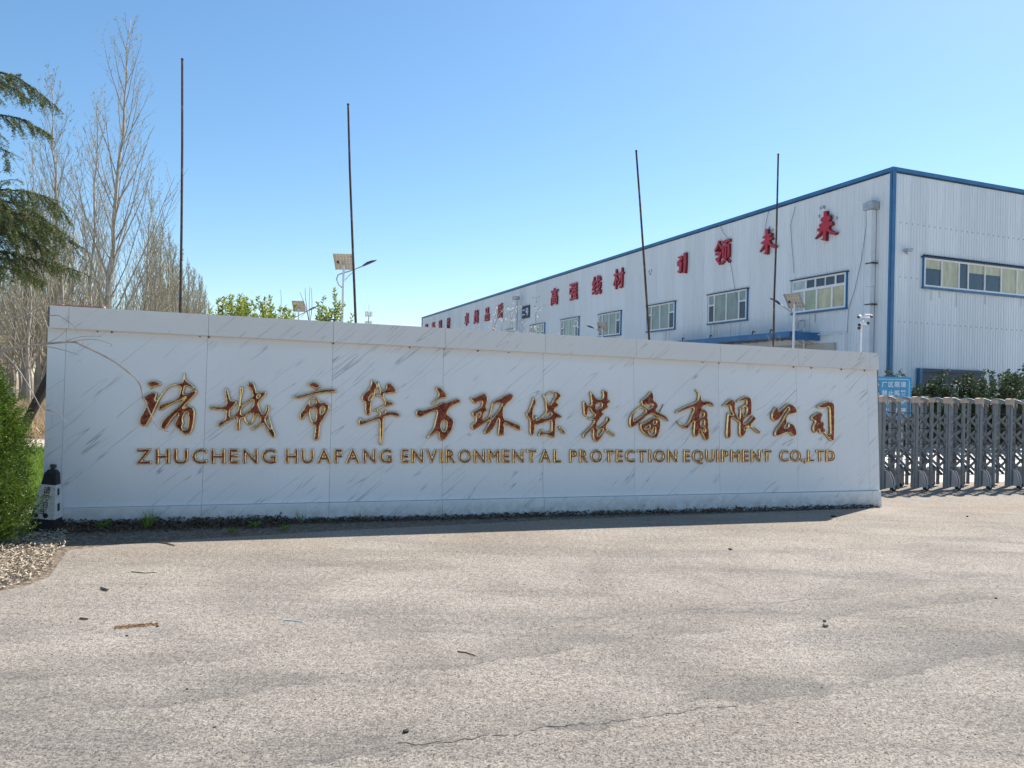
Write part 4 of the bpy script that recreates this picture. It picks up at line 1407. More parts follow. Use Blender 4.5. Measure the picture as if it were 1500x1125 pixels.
pm_, cm_ = {True: post_mesh(True), False: post_mesh(False)}, {True: cap_mesh(True), False: cap_mesh(False)}
cover = MB()
cp = [(0.0, 0.0)]
pts2 = [(0.0, 0.06), (0.19, 0.06), (0.195, 0.14), (0.175, 0.22), (0.145, 0.29), (0.10, 0.345), (0.0, 0.35)]
cover.add([(x, y, -0.035) for x, y in pts2] + [(x, y, 0.05) for x, y in pts2],
          [tuple(reversed(range(7))), tuple(range(7, 14))] + [(i, (i + 1) % 7, (i + 1) % 7 + 7, i + 7) for i in range(7)])
cover_me = cover.mesh('wheel_cover', M['cover'])
st = MB()
ar = [(0.045, 0.335), (0.095, 0.29), (0.125, 0.235), (0.145, 0.17), (0.155, 0.11)]
for k, (wd, off, mi) in enumerate(((0.011, 0.0, 0), (0.004, 0.020, 1), (0.004, -0.020, 1))):
    vs = []
    for i, (x, y) in enumerate(ar):
        wv = wd * (1 - 0.25 * i / 4)
        vs += [(x - wv + off, y - 0.004, 0.0525), (x + wv + off, y + 0.004, 0.0525)]
    st.add(vs, [(2 * i, 2 * i + 2, 2 * i + 3, 2 * i + 1) for i in range(4)], mi)
stripe_me = st.mesh('cover_stripe', [M['maroon'], M['signwhite']])
wh = MB()
wh.tube([(0, 0, -0.02), (0, 0, 0.02)], 0.055, 14)
wheel_me = wh.mesh('wheel', M['rubber'])
hb = MB(); hb.tube([(0, 0, 0.0205), (0, 0, 0.026)], 0.022, 8)
hub_me = hb.mesh('hub', M['galv'])
bar = MB()
lv = [0.27, 0.535, 0.80, 1.065, 1.325]
step = du_ / 2
ang_h = lv[1] - lv[0]
blen = math.hypot(step, ang_h)
bar.box(-blen / 2 - 0.02, blen / 2 + 0.02, -0.021, 0.021, -0.006, 0.006)
bar_me = bar.mesh('scissor_bar', M['grey_bar'])
rod = MB(); rod.box(step * 0.28, step * 0.72, -0.006, 0.006, -0.006, 0.006)
rod_me = rod.mesh('cross_rod', M['rubber'])
a_ = math.atan2(ang_h, step)
arch = MB()
ap = []
for i in range(9):
    t = i / 8
    ap.append((0, GH - 0.075 + 0.068 * math.sin(math.pi * (0.08 + 0.84 * t)), -0.03 - t * (DEP - 0.06)))
rr_ = [(0, -0.042), (0.014, -0.042), (0.014, 0.008), (0, 0.012), (-0.014, 0.008), (-0.014, -0.042)]
k = len(rr_)
for p in ap:
    for x, y in rr_:
        arch.v.append((x, p[1] + y, p[2]))
for i in range(8):
    for j in range(k):
        arch.f.append((i * k + j, i * k + (j + 1) % k, (i + 1) * k + (j + 1) % k, (i + 1) * k + j)); arch.m.append(0)
arch_me = arch.mesh('top_arch', M['grey_post'], True)
for idx, (u, th) in enumerate(posts):
    for row, wz in ((0, 0.0), (1, -DEP)):
        T = Matrix.Translation((u, 0, wz))
        p = link('thick_post' if th else 'thin_post', pm_[th], gate, T)
        link('post_cap', cm_[th], p)
        if th:
            fl = Matrix.Identity(4) if row == 0 else Matrix.Rotation(math.pi, 4, 'Y')
            cv = link('wheel_cover', cover_me, gate, T @ fl @ Matrix.Translation((0.059 if row == 0 else -0.25, 0, 0.0)))
            if row == 0:
                link('cover_stripe', stripe_me, cv)
            w_ = link('wheel', wheel_me, gate, T @ Matrix.Translation((0.235, 0.055, 0.02 if row == 0 else -0.02)))
            link('hub', hub_me, w_)
        if idx < len(posts) - 1:
            for j in range(4):
                zc = (lv[j] + lv[j + 1]) / 2
                C_ = Matrix.Translation((u + step / 2, zc, wz))
                if row == 1:
                    if j in (0, 1):
                        link('scissor_bar', bar_me, gate, C_ @ Matrix.Translation((0, 0, DEP - 0.11)) @ Matrix.Rotation(-a_, 4, 'Z'))
                    continue
                link('scissor_bar', bar_me, gate, C_ @ Matrix.Translation((0, 0, 0.012)) @ Matrix.Rotation(-a_, 4, 'Z'))
                link('scissor_bar', bar_me, gate, C_ @ Matrix.Translation((0, 0, -0.012)) @ Matrix.Rotation(a_, 4, 'Z'))
            for j in range(5):
                link('cross_rod', rod_me, gate, Matrix.Translation((u, lv[j], wz + 0.027)))
    link('top_arch', arch_me, gate, Matrix.Translation((u, 0, 0)))

# ------------------------------------------------------------------ blue notice sign
Ys = 15.0
sb = at(1310, 600, Ys); sb.z = 0
SF = Frame((sb.x, sb.y), (1, 0.03))
sign = empty('notice_sign', matrix=SF.m)
tag(sign, 'sky blue site rules sign with white Chinese lines, between the wall end and the gate', 'sign')
sl, sr = SF.px(1252, 551)[0], SF.px(1335.5, 556)[0]
stp, sbt = SF.px(1310, 552)[1], SF.px(1310, 613)[1]
brd = MB().box(sl, sr, sbt, stp, -0.02, 0.0).build('board', M['signblue'], sign)
bw = 0.012
ins = 0.045
MB().box(sl + ins, sr - ins - .03, stp - ins - bw, stp - ins, 0.001, 0.005).box(sr - ins - bw, sr - ins, sbt + ins, stp - ins - .03, 0.001, 0.005) \
    .box(sl + ins, sr - ins - .03, sbt + ins, sbt + ins + bw, 0.001, 0.005).box(sl + ins, sl + ins + bw, sbt + ins, stp - ins, 0.001, 0.005) \
    .add([(sr - ins - .03, stp - ins - bw, .005), (sr - ins - bw, stp - ins - .03, .005), (sr - ins, stp - ins - .03, .005), (sr - ins - .03, stp - ins, .005)], [(0, 1, 2, 3)]) \
    .build('border_line', M['signwhite'], brd)
rows = ['厂区限速', '禁止鸣笛', '一车一杆', '减速慢道']
rowy = [563, 575.5, 588.5, 601.5]
colx = [1295.8, 1305, 1314.2, 1323.3]
for t, yy in zip(rows, rowy):
    for ch, xx in zip(t, colx):
        u, v = SF.px(xx, yy, 0.004)
        s = 0.115
        L = [[(u + (x - 0.5) * s, v + (y - 0.38) * s * 1.05) for x, y in l] for l in glyph(ch)]
        relief('sign_character', L, 0.004, 0.0005, M['signwhite'], brd, thick=0.003, res=0, w0=0.001)
for yy in (563.5, 577):          # round symbols, mostly behind the wall end
    u, v = SF.px(1284, yy, 0.004)
    MB().tube([(u, v, 0.001), (u, v, 0.005)], 0.062, 20).build('round_symbol', M['signwhite'], brd)
    MB().tube([(u + 0.064 * math.cos(a), v + 0.064 * math.sin(a), 0.006) for a in [i * math.pi / 10 for i in range(21)]], 0.006, 4).build('symbol_ring', M['reddark'], brd)
u, v = SF.px(1284, 563.5, 0.004)
L = [[(u - 0.045 + x * 0.07, v - 0.024 + y * 0.07) for x, y in l] for l in glyph('5')]
relief('speed_digit', L, 0.004, 0.0005, M['ink'], brd, thick=0.002, res=0, w0=0.006)
for x in (sl + 0.15, sr - 0.15):
    MB().tube([(x, 0, -0.045), (x, stp - 0.05, -0.045)], 0.022, 8).build('leg', M['signpost'], sign)
MB().box(sl - .01, sr + .01, sbt - 0.025, sbt - 0.002, -0.03, 0.006).build('lower_rail', M['signpost'], sign)

# ------------------------------------------------------------------ square no-parking cone
cb = ground(65.5, 776.5)
cone = empty('parking_cone', loc=(cb.x, cb.y, 0), rot=(0, math.radians(5.5), math.radians(12)))
tag(cone, 'black and white square parking cone leaning at the left end of the sign wall', 'cone')


def frustum(z0, z1, h0, h1, mat, name, parent):
    vs = [(-h0, -h0, z0), (h0, -h0, z0), (-h0, h0, z0), (h0, h0, z0), (-h1, -h1, z1), (h1, -h1, z1), (-h1, h1, z1), (h1, h1, z1)]
    return MB().hexa(vs).build(name, M[mat], parent)


hw = lambda z: 0.122 - (z - 0.04) / 0.62 * 0.074
MB().box(-0.165, 0.165, -0.165, 0.165, 0.0, 0.035).build('foot', M['rubber'], cone)
frustum(0.036, 0.60, hw(0.036), hw(0.60), 'rubber', 'body', cone)
sl_ = frustum(0.135, 0.485, hw(0.135) + 0.004, hw(0.485) + 0.004, 'conewhite', 'reflective_sleeve', cone)
frustum(0.60, 0.635, hw(0.6), 0.035, 'rubber', 'shoulder', cone)
MB().tube([(0, 0, 0.63), (0, 0, 0.655), (0, 0, 0.656), (0, 0, 0.69)], [0.022, 0.022, 0.034, 0.030], 10).build('knob', M['black'], cone)
slope = math.atan2(0.074, 0.62)
for i, ch in enumerate('请勿泊车'):
    zc = 0.430 - i * 0.073
    Mx = Matrix.Translation((0.0, -hw(zc) - 0.0045, zc)) @ Matrix.Rotation(math.pi / 2 - slope, 4, 'X')
    s = 0.078
    L = [[((x - 0.5) * s * 0.92, (y - 0.38) * s) for x, y in l] for l in glyph(ch)]
    relief('cone_character', L, 0.001, 0.0001, M['ink'], sl_, Mx, thick=0.0008, res=0)
for (z, y0, y1, hh) in ((0.41, -0.03, 0.02, 0.07), (0.25, -0.03, 0.03, 0.08)):
    Mx = Matrix.Translation((hw(z) + 0.0045, 0, z)) @ Matrix.Rotation(-slope, 4, 'Y')
    MB().box(0, 0.0015, y0, y1, -hh / 2, hh / 2, mat=Mx).build('black_patch', M['ink'], sl_)
for (z, x0, x1, hh) in ((0.168, -0.09, -0.03, 0.03), (0.172, 0.005, 0.05, 0.035)):
    Mx = Matrix.Translation((0, -hw(z) - 0.005, z)) @ Matrix.Rotation(slope * -1, 4, 'X')
    MB().tube([Mx @ Vector(((x0 + x1) / 2, 0.002, 0)), Mx @ Vector(((x0 + x1) / 2, -0.0015, 0))], hh * 0.7, 9).build('worn_patch', M['ink'], sl_)

# dark board leaning behind the left end of the wall
p0 = at(49, 598, 8.9); p1 = at(72, 553, 8.6)
lb = empty('leaning_board', loc=(p0.x - 0.12, p0.y, 0))
tag(lb, 'black timber leaning against the back of the sign wall at its left end', 'board')
q0, q1 = p0 - lb.location, p1 - lb.location
dd_ = (q1 - q0).normalized()
q00 = q0 - dd_ * (q0.z / dd_.z)
MB().tube([q00, q1 + dd_ * 0.5], 0.055, 4).build('plank', M['rubber'], lb)


# ------------------------------------------------------------------ vegetation
def grow(p, d, L, nseg, up, jit, r):
    pts = [Vector(p)]
    d = Vector(d).normalized()
    for i in range(nseg):
        d = (d + Vector((r.gauss(0, jit), r.gauss(0, jit), up + r.gauss(0, jit * 0.4)))).normalized()
        pts.append(pts[-1] + d * (L / nseg))
    return pts


def poplar(seed, Ht, n1, n2, n3, spread, rb, lean=(0, 0), bud=True, low=0.10, tr=1.0, crown=1.0):
    r = random.Random(seed)
    trunk = MB(); crown_ = MB(); buds_p, buds_d = [], []
    nt_ = 14
    tp = [Vector((0, 0, 0))]
    for i in range(nt_):
        t = (i + 1) / nt_
        tp.append(Vector((lean[0] * t * Ht + r.gauss(0, 0.004) * Ht, lean[1] * t * Ht + r.gauss(0, 0.004) * Ht, Ht * t)))
    trunk.tube(tp, [rb * (1 - 0.93 * (i / nt_) ** 0.85) for i in range(nt_ + 1)], 8)
    def on(t):
        x = t * nt_
        i = min(nt_ - 1, int(x))
        return tp[i].lerp(tp[i + 1], x - i)
    for i in range(n1):
        t = low + (0.97 - low) * ((i + r.random()) / n1) ** 1.05
        a = i * 2.4 + r.gauss(0, 0.4)
        L = Ht * crown * (0.44 * (1 - t) ** 0.85 + 0.04) * r.uniform(0.7, 1.1)
        sp = spread * r.uniform(0.7, 1.25)
        d = Vector((math.cos(a) * sp, math.sin(a) * sp, 1.0 - 0.15 * (1 - t)))
        P = grow(on(t), d, L, 6, 0.10, 0.05, r)
        rad = max(0.008, rb * 0.34 * (1 - t * 0.75)) * r.uniform(0.7, 1.1)
        crown_.tube(P, [rad * (1 - 0.85 * j / 6) for j in range(7)], 5, cap=False)
        m2 = max(3, int(n2 * (0.45 + 0.8 * (1 - t))))
        for j in range(m2):
            s = 0.12 + 0.85 * (j + r.random()) / m2
            x = s * 6; q = min(5, int(x))
            b = P[q].lerp(P[q + 1], x - q)
            dd = (P[q + 1] - P[q]).normalized()
            aa = r.uniform(0, 6.283)
            side = (dd.orthogonal().normalized() * math.cos(aa) + dd.cross(dd.orthogonal().normalized()) * math.sin(aa))
            L2 = L * r.uniform(0.20, 0.5) * (1.05 - s * 0.7)
            P2 = grow(b, dd + side * 0.6, L2, 4, 0.13, 0.07, r)
            r2 = max(0.0045, rad * 0.36) * tr
            crown_.tube(P2, [r2 * (1 - 0.6 * jj / 4) for jj in range(5)], 3, cap=False)
            for k in range(n3):
                s3 = r.uniform(0.2, 1.0)
                x = s3 * 4; q = min(3, int(x))
                b3 = P2[q].lerp(P2[q + 1], x - q)
                d3 = (P2[q + 1] - P2[q]).normalized() + Vector((r.gauss(0, .45), r.gauss(0, .45), r.gauss(0.05, .3)))
                L3 = L2 * r.uniform(0.15, 0.45)
                P3 = grow(b3, d3, L3, 2, 0.12, 0.08, r)
                crown_.tube(P3, [0.0042 * tr, 0.0036 * tr, 0.0024 * tr], 3, cap=False)
                if bud:
                    for z in range(2):
                        buds_p.append(P3[0].lerp(P3[2], r.random()))
                        buds_d.append((r.gauss(0, 1), r.gauss(0, 1), r.gauss(0.3, 0.8)))
    tm = trunk.mesh('trunk', M['bark'], True)
    cm = crown_.mesh('crown', M['twig'])
    bm_ = None
    if bud and buds_p:
        bp = np.array([tuple(p) for p in buds_p]); bd = np.array(buds_d)
        bm_ = np_mesh('catkins', blades(bp, bd, 0.05, 0.02), 4, M['bud'])
    return tm, cm, bm_


def plant_tree(name, meshes, loc, rz, sc, label, cat, group=None, partnames=('trunk', 'crown', 'catkins')):
    root = empty(name, loc=loc, rot=(0, 0, rz))
    root.scale = (sc, sc, sc)
    tag(root, label, cat, group)
    for nme, me in zip(partnames, meshes):
        if me:
            link(nme, me, root)
    return root


def foot(px, Y):
    p = at(px, 560, Y)
    return (p.x, p.y, 0)


plant_tree('poplar_tree', poplar(21, 14.9, 44, 11, 3, 0.46, 0.135, (0.045, 0), low=0.14, tr=0.85), foot(146, 27), 0.3, 1.0,
           'tallest bare grey poplar with upright twigs, standing just left of the tallest pole', 'tree')
plant_tree('poplar_tree', poplar(22, 12.9, 40, 11, 4, 0.36, 0.11, (-0.075, 0)), foot(101, 28), 0.9, 1.0,
           'slimmer bare poplar leaning left between the cedar boughs and the tallest poplar', 'tree')
plant_tree('poplar_tree', poplar(23, 13.2, 34, 10, 4, 0.30, 0.10, (-0.04, 0)), foot(131, 30), 2.1, 1.0,
           'thin straight bare poplar close behind the left side of the tallest poplar', 'tree')
plant_tree('poplar_tree', poplar(26, 10.2, 40, 11, 3, 0.42, 0.10, (0.03, 0)), foot(205, 31), 1.2, 1.0,
           'broad shorter bare poplar filling the gap between the tallest poplar and the tallest pole', 'tree')
plant_tree('poplar_tree', poplar(27, 12.0, 34, 10, 4, 0.38, 0.10, (-0.06, 0)), foot(40, 33), 2.2, 1.0,
           'faint bare poplar behind the cedar boughs at the left edge', 'tree')

# bare woodland: individual far trees sharing four shapes
kinds = []
for s in range(4):
    tm, cm, _ = poplar(40 + s, 10.5, 22, 6, 2, 0.40, 0.13, (0, 0), bud=False, low=0.12, tr=2.6)
    tm.materials[0] = M['woodbark']; cm.materials[0] = M['woodtwig']
    kinds.append((tm, cm))
gk = []
for s in range(2):
    tm, cm, bm_ = poplar(60 + s, 9.0, 46, 10, 4, 0.26, 0.10, (0, 0), bud=True, low=0.05, tr=1.8)
    tm.materials[0] = M['woodbark']; cm.materials[0] = M['woodtwig']; bm_.materials[0] = M['springleaf']
    gk.append((tm, cm, bm_))
r = random.Random(99)
WL = 'bare brown tree in the leafless wood beyond the left end of the wall'
for i in range(150):
    Y = r.uniform(38, 95)
    px = r.uniform(-60, 300 if Y > 52 else 232)
    if px > 255:
        Y = r.uniform(75, 100)
    loc = foot(px, Y)
    h = 1.0 + r.uniform(-0.2, 0.18)
    lim = 0.82 if px > 150 else 1.0
    tm, cm = r.choice(kinds)
    plant_tree('bare_tree', (tm, cm), loc, r.uniform(0, 6.28), h * lim, WL, 'tree', 'bare trees of the wood')
for i, (px, Y, s) in enumerate(((232, 58, 1.55), (252, 62, 1.45), (272, 66, 1.35), (288, 70, 1.3), (297, 74, 1.2), (262, 72, 1.6), (243, 66, 1.65), (280, 78, 1.5), (220, 60, 1.6), (303, 82, 1.15), (292, 84, 1.45))):
    plant_tree('budding_tree', gk[i % 2], foot(px, Y), i * 1.3, s, 'yellow-green budding tree at the right end of the leafless wood', 'tree', 'budding trees at the end of the wood')


def cedar():
    r = random.Random(8)
    base = foot(-190, 9.6)
    root = empty('cedar_tree', loc=base)
    tag(root, 'dark green cedar whose drooping boughs reach in from the left edge', 'tree')
    bv = Vector(base)
    MB().tube([(0, 0, 0), (0.02, 0, 3), (0, 0.02, 6), (0, 0, 8.5)], [0.2, 0.15, 0.1, 0.03], 10).build('trunk', M['darkbark'], root)
    boughs = [([(-190, 150), (-80, 108), (0, 109), (32, 119), (58, 136), (86, 156)], 9.4, 1.0, 0.9),
              ([(-190, 200), (-60, 165), (0, 172), (38, 178), (77, 200)], 9.7, 1.0, 0.85),
              ([(-190, 260), (-60, 215), (-10, 213), (12, 228), (14, 246)], 9.2, 0.7, 0.6),
              ([(-190, 330), (-80, 285), (0, 281), (58, 286), (92, 302), (104, 316)], 9.5, 1.3, 1.25),
              ([(-190, 370), (-80, 322), (0, 316), (40, 318), (84, 336), (118, 362)], 9.1, 1.35, 1.3),
              ([(-190, 350), (-80, 306), (-5, 306), (40, 322), (70, 345)], 9.9, 1.2, 1.3),
              ([(-190, 430), (-80, 372), (0, 372), (60, 384), (100, 392), (126, 402)], 9.3, 1.0, 1.0),
              ([(-190, 455), (-80, 400), (0, 395), (40, 402), (64, 418)], 9.8, 0.9, 0.8),
              ([(-190, 390), (-80, 335), (-20, 330), (20, 340), (56, 356), (84, 372)], 9.3, 1.3, 1.2),
              ([(-190, 345), (-80, 298), (-20, 296), (20, 300), (60, 316), (90, 338)], 9.7, 1.3, 1.1),
              ([(-190, 160), (-80, 124), (-10, 122), (20, 132), (48, 150)], 9.8, 1.0, 0.8),
              ([(-190, 420), (-80, 380), (-10, 380), (24, 388), (58, 410)], 9.0, 1.1, 0.9)]
    pos, dirs, ln = [], [], []
    wood = MB()
    for pts, Y, dens, wid in boughs:
        P = [at(x if x < 0 else x * 0.9, y - 4, Y + 0.0) - bv for x, y in pts]
        P[0] = Vector((0, 0, P[0].z))
        Q = []
        for a, b in zip(P[:-1], P[1:]):
            n = max(2, int((b - a).length / 0.06))
            Q += [a.lerp(b, i / n) for i in range(n)]
        Q.append(P[-1])
        n = len(Q)
        wood.tube(Q[::3] + [Q[-1]], [max(0.004, 0.03 * (1 - i / (len(Q[::3])))) for i in range(len(Q[::3]) + 1)], 5, cap=False)
        for i in range(int(n * 0.2), n):
            t = i / n
            for rep in range(3):
                if r.random() > 0.85 * dens + (0.1 if t < 0.8 else 0.3):
                    continue
                d = (Q[min(i + 1, n - 1)] - Q[max(i - 1, 0)]).normalized()
                s = r.choice((-1, 1))
                L = (0.15 + 0.6 * (1 - t) ** 0.6) * r.uniform(0.45, 1.0) * wid
                dd = d * r.uniform(0.3, 0.9) + Vector((0, s * r.uniform(0.2, 1.0), r.uniform(-0.8, 0.3)))
                S = grow(Q[i], dd, L, 5, -0.10, 0.09, r)
                wood.tube(S, [0.006, 0.005, 0.004, 0.003, 0.002, 0.0015], 3, cap=False)
                # side sprigs
                segs = [S]
                for q in range(1, 6):
                    if r.random() < 0.8:
                        d2 = (S[q] - S[q - 1]).normalized() + Vector((r.gauss(0, .6), r.gauss(0, .6), r.uniform(-0.6, 0.1)))
                        segs.append(grow(S[q], d2, L * r.uniform(0.2, 0.42), 3, -0.15, 0.08, r))
                for sg in segs:
                    for a, b in zip(sg[:-1], sg[1:]):
                        m = max(1, int((b - a).length / 0.013))
                        ax = (b - a).normalized()
                        for w in range(m):
                            c = a.lerp(b, (w + r.random()) / m)
                            for z in range(3):
                                pos.append(tuple(c))
                                dirs.append((ax.x * 0.7 + r.gauss(0, .6), ax.y * 0.7 + r.gauss(0, .6), ax.z * 0.7 + r.gauss(0.1, .55)))
    wood.build('boughs', M['darkbark'], root)
    pos = np.array(pos); dirs = np.array(dirs)
    o = link('needles', np_mesh('needles', blades(pos, dirs, nrs.uniform(0.022, 0.04, len(pos)), 0.0065), 4, M['needle']), root)
    o['kind'] = 'stuff'


cedar()


def juniper(cx, cy, R, Ht, n, seed, label):
    rs = np.random.RandomState(seed)
    root = empty('juniper_shrub', loc=(cx, cy, 0))
    tag(root, label, 'shrub')
    h = rs.uniform(0.0, 1.0, n) ** 0.85
    a = rs.uniform(0, 2 * math.pi, n)
    prof = np.clip(1.0 - h ** 1.9, 0.02, 1) ** 0.6 * np.clip(0.72 + h * 1.8, 0, 1)
    lump = 1 + 0.15 * np.sin(a * 3 + h * 9) + 0.14 * np.sin(a * 7 - h * 21) + 0.13 * np.sin(a * 15 + h * 43) * np.sin(h * 37 - a * 4)
    depth = 1 - 0.5 * rs.uniform(0, 1, n) ** 1.4
    rad = R * prof * lump * depth
    P = np.stack([np.cos(a) * rad, np.sin(a) * rad, 0.03 + h * Ht], 1)
    ax = np.stack([np.cos(a), np.sin(a), np.full(n, 1.0)], 1) + rs.normal(size=(n, 3)) * 0.35
    ax /= np.linalg.norm(ax, axis=1, keepdims=True)
    L = (0.05 + 0.14 * rs.uniform(0, 1, n) ** 2.2)[:, None]
    allp, alld = [], []
    for k in range(13):
        t = k / 12.0
        allp.append(P + ax * L * t + rs.normal(size=(n, 3)) * 0.004)
        alld.append(ax * 0.9 + rs.normal(size=(n, 3)) * 0.5)
    P2 = np.concatenate(allp); D2 = np.concatenate(alld)
    o = link('foliage', np_mesh('foliage', blades(P2, D2, rs.uniform(0.018, 0.038, len(P2)), 0.0085), 4, M['juniper']), root)
    o['kind'] = 'stuff'
    mb = MB()
    rr = random.Random(seed)
    for i in range(14):
        aa = rr.uniform(0, 6.28)
        mb.tube(grow((0, 0, 0), (math.cos(aa) * .4, math.sin(aa) * .4, 1), Ht * rr.uniform(.5, .8), 5, 0.1, 0.06, rr), [0.02, .017, .014, .01, .007, .004], 5, cap=False)
    mb.build('stems', M['darkbark'], root)


jc = at(-46, 700, 6.85)
juniper(jc.x, jc.y, 0.47, 1.66, 11000, 3, 'bright green juniper bush at the left edge in front of the wall end')


def dig_shrub(cx, cy, Ht, R, nst, seed, name, label, mat, group, leafl=0.075, minl=0.55, dens=1.0):
    r = random.Random(seed)
    root = empty(name, loc=(cx, cy, 0))
    tag(root, label, 'shrub', group)
    wood = MB()
    pos, dirs = [], []
    for i in range(nst):
        a = r.uniform(0, 6.28)
        rad = R * math.sqrt(r.random())
        L = Ht * (minl + (1 - minl) * r.random() ** (2.2 if name == 'hedge_shrub' else 1.0)) * (1 - (1 - minl) * 0.5 * rad / R)
        tgt = Vector((math.cos(a) * rad, math.sin(a) * rad, L))
        P = [Vector((0, 0, 0))]
        for k in range(1, 8):
            t = k / 7
            P.append(Vector((tgt.x * t ** 0.8, tgt.y * t ** 0.8, L * t)) + Vector((r.gauss(0, .02), r.gauss(0, .02), 0)))
        wood.tube(P, [0.013 * (1 - 0.7 * k / 7) for k in range(8)], 4, cap=False)
        stems = [(P, 0.35)]
        for k in range(3, 7):
            if r.random() < 0.75 * dens:
                S = grow(P[k], Vector((r.gauss(0, .6), r.gauss(0, .6), 0.9)), L * r.uniform(0.08, 0.2), 3, 0.2, 0.08, r)
                wood.tube(S, [0.006, 0.005, 0.004, 0.003], 3, cap=False)
                stems.append((S, 0.0))
        for S, lo in stems:
            n = len(S) - 1
            Ls = sum((S[j + 1] - S[j]).length for j in range(n))
            m = int(Ls * (1 - lo) / 0.045 * dens)
            for w in range(m):
                t = lo + (1 - lo) * (w + r.random()) / max(1, m)
                x = t * n; q = min(n - 1, int(x))
                c = S[q].lerp(S[q + 1], x - q)
                for z in range(2):
                    aa = r.uniform(0, 6.28)
                    pos.append(tuple(c)); dirs.append((math.cos(aa), math.sin(aa), r.uniform(0.1, 1.1)))
            for z in range(8):
                aa = r.uniform(0, 6.28)
                pos.append(tuple(S[-1] + Vector((0, 0, r.uniform(-0.06, 0.03))))); dirs.append((math.cos(aa), math.sin(aa), r.uniform(0.3, 1.6)))
    wood.build('stems', M['darkbark'], root)
    pos = np.array(pos); dirs = np.array(dirs)
    o = link('leaves', np_mesh('leaves', blades(pos, dirs, nrs.uniform(leafl * 0.7, leafl * 1.25, len(pos)), leafl * 0.42, 0.06), 4, M[mat]), root)
    o['kind'] = 'stuff'


G1 = 'yellow-green shrubs behind the wall'
YL = ['yellow-green shrub second from the budding wood, left half of the dense clump behind the wall',
      'largest bushiest yellow-green shrub in the clump over the wall coping',
      'yellow-green shrub at the right side of the clump, next to the leafless whip',
      'single tall yellow-green shoot nearest the budding wood',
      'lowest yellow-green shrub just right of the leafless whip']
for i, (px, Y, py, R, n) in enumerate(((345, 14.5, 424, 0.34, 14), (368, 14.0, 428, 0.45, 26), (398, 14.6, 434, 0.30, 14), (324, 15.0, 418, 0.12, 5), (405, 13.8, 446, 0.26, 12))):
    p = at(px, py, Y)
    dig_shrub(p.x, p.y, p.z + 0.05, R, n, 100 + i, 'leafy_shrub', YL[i], 'photinia', G1, 0.075, minl=0.84, dens=1.5)
for i, (px, Y, py, R, n, lb_) in enumerate(((432, 13.6, 440, 0.05, 2, 'sparse single-stemmed green shoot against the small far solar lamp'),
                                            (470, 14.2, 432, 0.16, 8, 'spindly green shrub with two tall shoots between the two left solar lamps'),
                                            (490, 13.8, 417, 0.16, 10, 'taller dark-leaved shrub touching the pole of the nearest solar lamp'))):
    p = at(px, py, Y)
    dig_shrub(p.x, p.y, p.z + 0.05, R, n, 120 + i, 'leafy_shrub', lb_, 'photinia', None, 0.07, minl=0.82, dens=1.5)

# hedge of dark shrubs behind the gate, on a kerbed bed
G2 = 'dark green shrubs along the factory gable'
hs = [(1306, 22.2, 531, .45, 14), (1326, 22.6, 527, .5, 16), (1352, 22.4, 540, .55, 26), (1368, 22.9, 528, .45, 22), (1392, 22.6, 538, .6, 30),
      (1412, 23.2, 541, .55, 30), (1432, 22.9, 533, .6, 34), (1455, 23.4, 552, .55, 30), (1474, 23.0, 523, .55, 30), (1496, 23.6, 522, .6, 34),
      (1522, 23.4, 530, .6, 26), (1548, 23.8, 535, .6, 20)]
ORD = ['first', 'second', 'third', 'fourth', 'fifth', 'sixth', 'seventh', 'eighth', 'ninth', 'tenth', 'eleventh', 'last']
for i, (px, Y, py, R, n) in enumerate(hs):
    p = at(px, py, Y)
    dig_shrub(p.x, p.y, p.z, R, n, 140 + i, 'hedge_shrub', 'dark green leafy shrub behind the gate, %s in the row counted from the blue sign' % ORD[i], 'laurel', G2, 0.085, minl=0.66, dens=1.4)
k0, k1 = ground(1230, 658), ground(1640, 656)
KF = Frame(k0, k1 - k0)
kl = (k1 - k0).length
kb = empty('planter_kerb', matrix=KF.m)
tag(kb, 'low pale concrete kerb edging the shrub bed behind the gate', 'kerb')
n = 8
for i in range(n):
    MB().box(i * kl / n + 0.005, (i + 1) * kl / n - 0.005, 0, 0.14, -0.1, 0.0).build('kerb_stone', M['kerb'], kb)
sb_ = [KF.o + KF.w * -0.12, KF.o + KF.u * kl + KF.w * -0.12, KF.o + KF.u * kl + KF.w * -3.5, KF.o + KF.w * -3.5]
sheet('planting_bed', [(p.x, p.y) for p in sb_], 0.06, M['soil'])
for q in range(24):
    pass
# low undergrowth in the bed
pp = []
for i in range(9000):
    q = KF.o + KF.u * (nrs.uniform(0, 1) * kl) + KF.w * -nrs.uniform(0.2, 1.5)
    pp.append((q.x, q.y, nrs.uniform(0.05, 1.15)))
pp = np.array(pp)
o = link('bed_undergrowth', np_mesh('bed_undergrowth', blades(pp, nrs.normal(size=(len(pp), 3)) + np.array([0, 0, .5]), 0.11, 0.05, .05), 4, M['laurel']))
tag(o, 'dense low dark undergrowth between the hedge shrub stems', 'undergrowth', kind='stuff')


